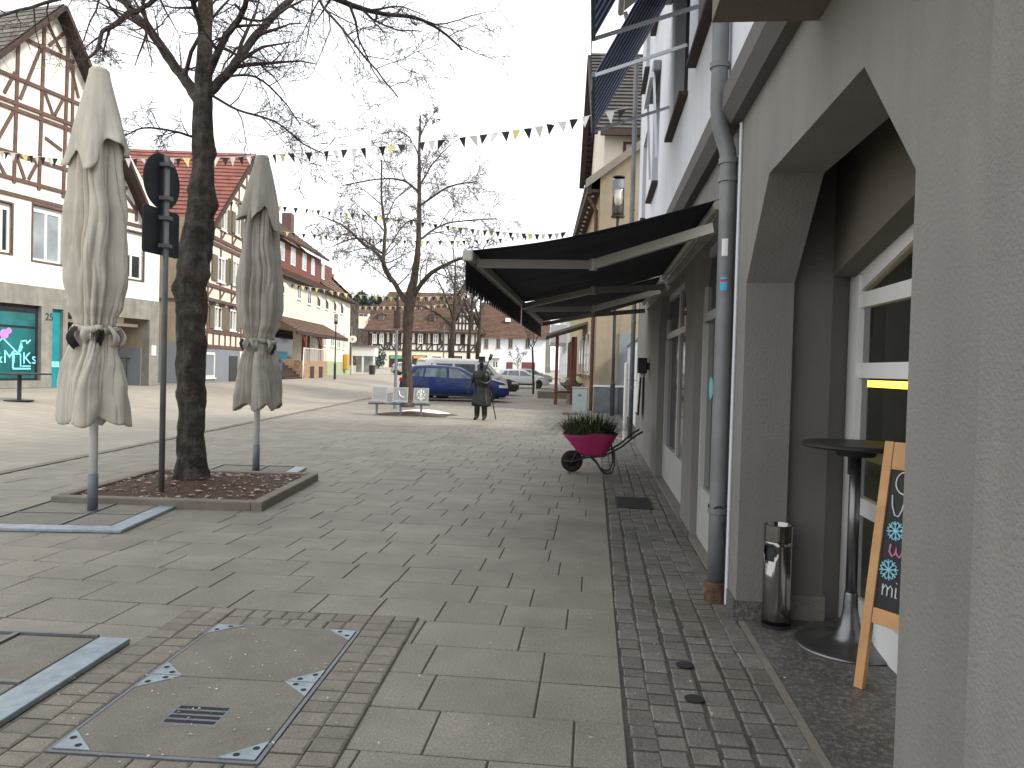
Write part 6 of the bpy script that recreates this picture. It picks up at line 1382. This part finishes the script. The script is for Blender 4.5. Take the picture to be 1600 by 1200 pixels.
# tall house with a street-facing gable behind
t = thing('tall_gabled_house', 'tall house with dark tiled gable roof rising behind the beige end wall', 'house', (RF(29.6)-.1,29.6,0), rad(ANG))
zE_ = on_y(950,196,29.6).z; zR_ = on_y(927,80,33.2).z; dW = 7.6; uc = -dW/2
m = MB(); m.prism([(0,8),(0,zE_),(uc,zR_-.3),(-dW,zE_),(-dW,8)],'y',.3,.7); m.box(-.3,0,.7,7,6,zE_); m.build('wall', MT['pinkcream'], t)
m = MB(); tiled(m,(.6,-.1,zE_-.3),(.6,8,zE_-.3),(uc,8,zR_),(uc,-.1,zR_),22,.4,.07); tiled(m,(-dW-.6,-.1,zE_-.3),(-dW-.6,8,zE_-.3),(uc,8,zR_),(uc,-.1,zR_),22,2,.07); m.build('roof', MT['tiledark'], t)
m = MB(); m.beam((.6,-.12,zE_-.45),(uc,-.12,zR_-.15),.14,.24,(0,-1,0)); m.beam((uc,-.12,zR_-.15),(-dW-.6,-.12,zE_-.45),.14,.24,(0,-1,0)); m.beam((.6,.1,zE_-.42),(.6,8,zE_-.42),.12,.24); m.build('verge_board', MT['timberdark'], t)
m = MB(); a = on_y(944,216,29.55).x; m.box(.001,.05,1.0,2.3,zE_-1.7,zE_-.6); wo = m.build('window', MT['redwood'], t); MB().box(.051,.06,1.12,2.18,zE_-1.6,zE_-.7).build('pane', MT['panelight'], wo)
# yellow house with brown shutters and porch, then white shops
t = thing('yellow_house', 'yellow house with dark brown shutters past the porch posts', 'house', (RF(40.7),40.7,0), rad(ANG))
MB().box(-13,0,0,.4,0,7.6).build('wall', MT['yellow'], t)
m = MB(); tiled(m,(.3,-1.3,7.4),(-13.4,-1.3,7.4),(-13.4,5,11.5),(.3,5,11.5),16,.6,.06); m.build('roof', MT['tilebrown'], t); m = MB(); m.box(-13.2,.2,-1.25,-.001,7.2,7.38); m.build('eaves_soffit', MT['timberdark'], t)
for k in range(4): a_ = -2.2-k*2.9; m = MB(); m.box(a_-1.0,a_,-.03,-.001,1.0,3.3); wo = m.build('window', MT['timberdark'], t); MB().box(a_-.9,a_-.1,-.04,-.031,1.1,3.2).build('pane', MT['pane'], wo); [MB().box(q,q+.5,-.12,-.03,.95,3.35).build('shutter', MT['redwood'], t) for q in (a_-1.55,a_+.05)]
t = thing('porch_canopy', 'small porch on two dark wooden posts before the apricot wall', 'porch', (-1.25,34.2,0), rad(ANG))
for x,y in ((1.0,-.9),(.6,-.15)): pass
q1, q2 = on_z(868,632), on_z(893,632)
inv = MATS[t.name].inverted(); q1, q2 = inv @ q1, inv @ q2
for q in (q1,q2): MB().box(q.x-.07,q.x+.07,q.y-.07,q.y+.07,0,3.0).build('post', MT['redwood'], t)
m = MB(); m.prism([(q1.y-.5,2.95),(q1.y-.5,3.05),(1.2,3.75),(1.2,3.63)],'x',-3.4,.9); m.build('roof', MT['concrete'], t); MB().beam((q1.x,q1.y,.55),(q2.x,q2.y,.55),.05,.08).build('rail', MT['redwood'], t)
pp_ = on_ground(884,600); t = thing('flower_urn', 'stone flower urn on a low wall between the porch posts', 'urn', (-1.0,35.4,0)); MB().lathe([(.22,0),(.2,.35),(.12,.42),(.2,.6),(.5,.85),(.52,.95),(.4,.95),(0,.9)],18).build('bowl', MT['concrete'], t); MB().lathe([(0,.9),(.36,.92),(.2,1.1),(0,1.15)],12).build('plants', MT['evergreen'], t)
t = thing('white_shop_house', 'white shop house with a projecting balcony at the far right', 'house', (RF(54),54,0), rad(ANG))
MB().box(-26,0,0,.4,0,8).build('wall', MT['whitewall'], t); m = MB(); m.box(-16,-6,-1.2,-.001,3.6,5.0); m.build('balcony', MT['white'], t)
m = MB(); tiled(m,(.3,-.8,8),(-26.4,-.8,8),(-26.4,5,12),(.3,5,12),14,.8,.06); m.build('roof', MT['tilebrown'], t)
for k in range(6): a_ = -1.5-k*4; m = MB(); m.box(a_-2.6,a_,-.04,-.001,.3,3.0); wo = m.build('shop_window', MT['white'], t); MB().box(a_-2.4,a_-.2,-.05,-.041,.5,2.8).build('pane', MT['pane'], wo)
p = on_ground(836,622); t = thing('guard_rail', 'pale curved handrail by the steps at the far right shops', 'railing', (p.x,p.y,0)); MB().tube([(0,0,0),(0,0,.95),(.12,.05,1.05),(.4,.6,1.05),(1.2,2.2,1.0),(1.2,2.2,0)],.035,8).build('tube', MT['whitepole'], t); MB().box(.1,2.6,.3,3.5,0,.35).build('landing', MT['kerb'], t)
# a courtyard wall between the corner house and the beige house
t = thing('courtyard_wall', 'grey rendered courtyard wall between the white house corner and the beige end wall', 'wall', (1.2,17,0)); MB().box(0,.25,.0,11.2,0,2.4).build('wall', MT['whitewall'], t); MB().box(-.04,.29,0,11.2,2.4,2.47).build('coping', MT['concrete'], t)
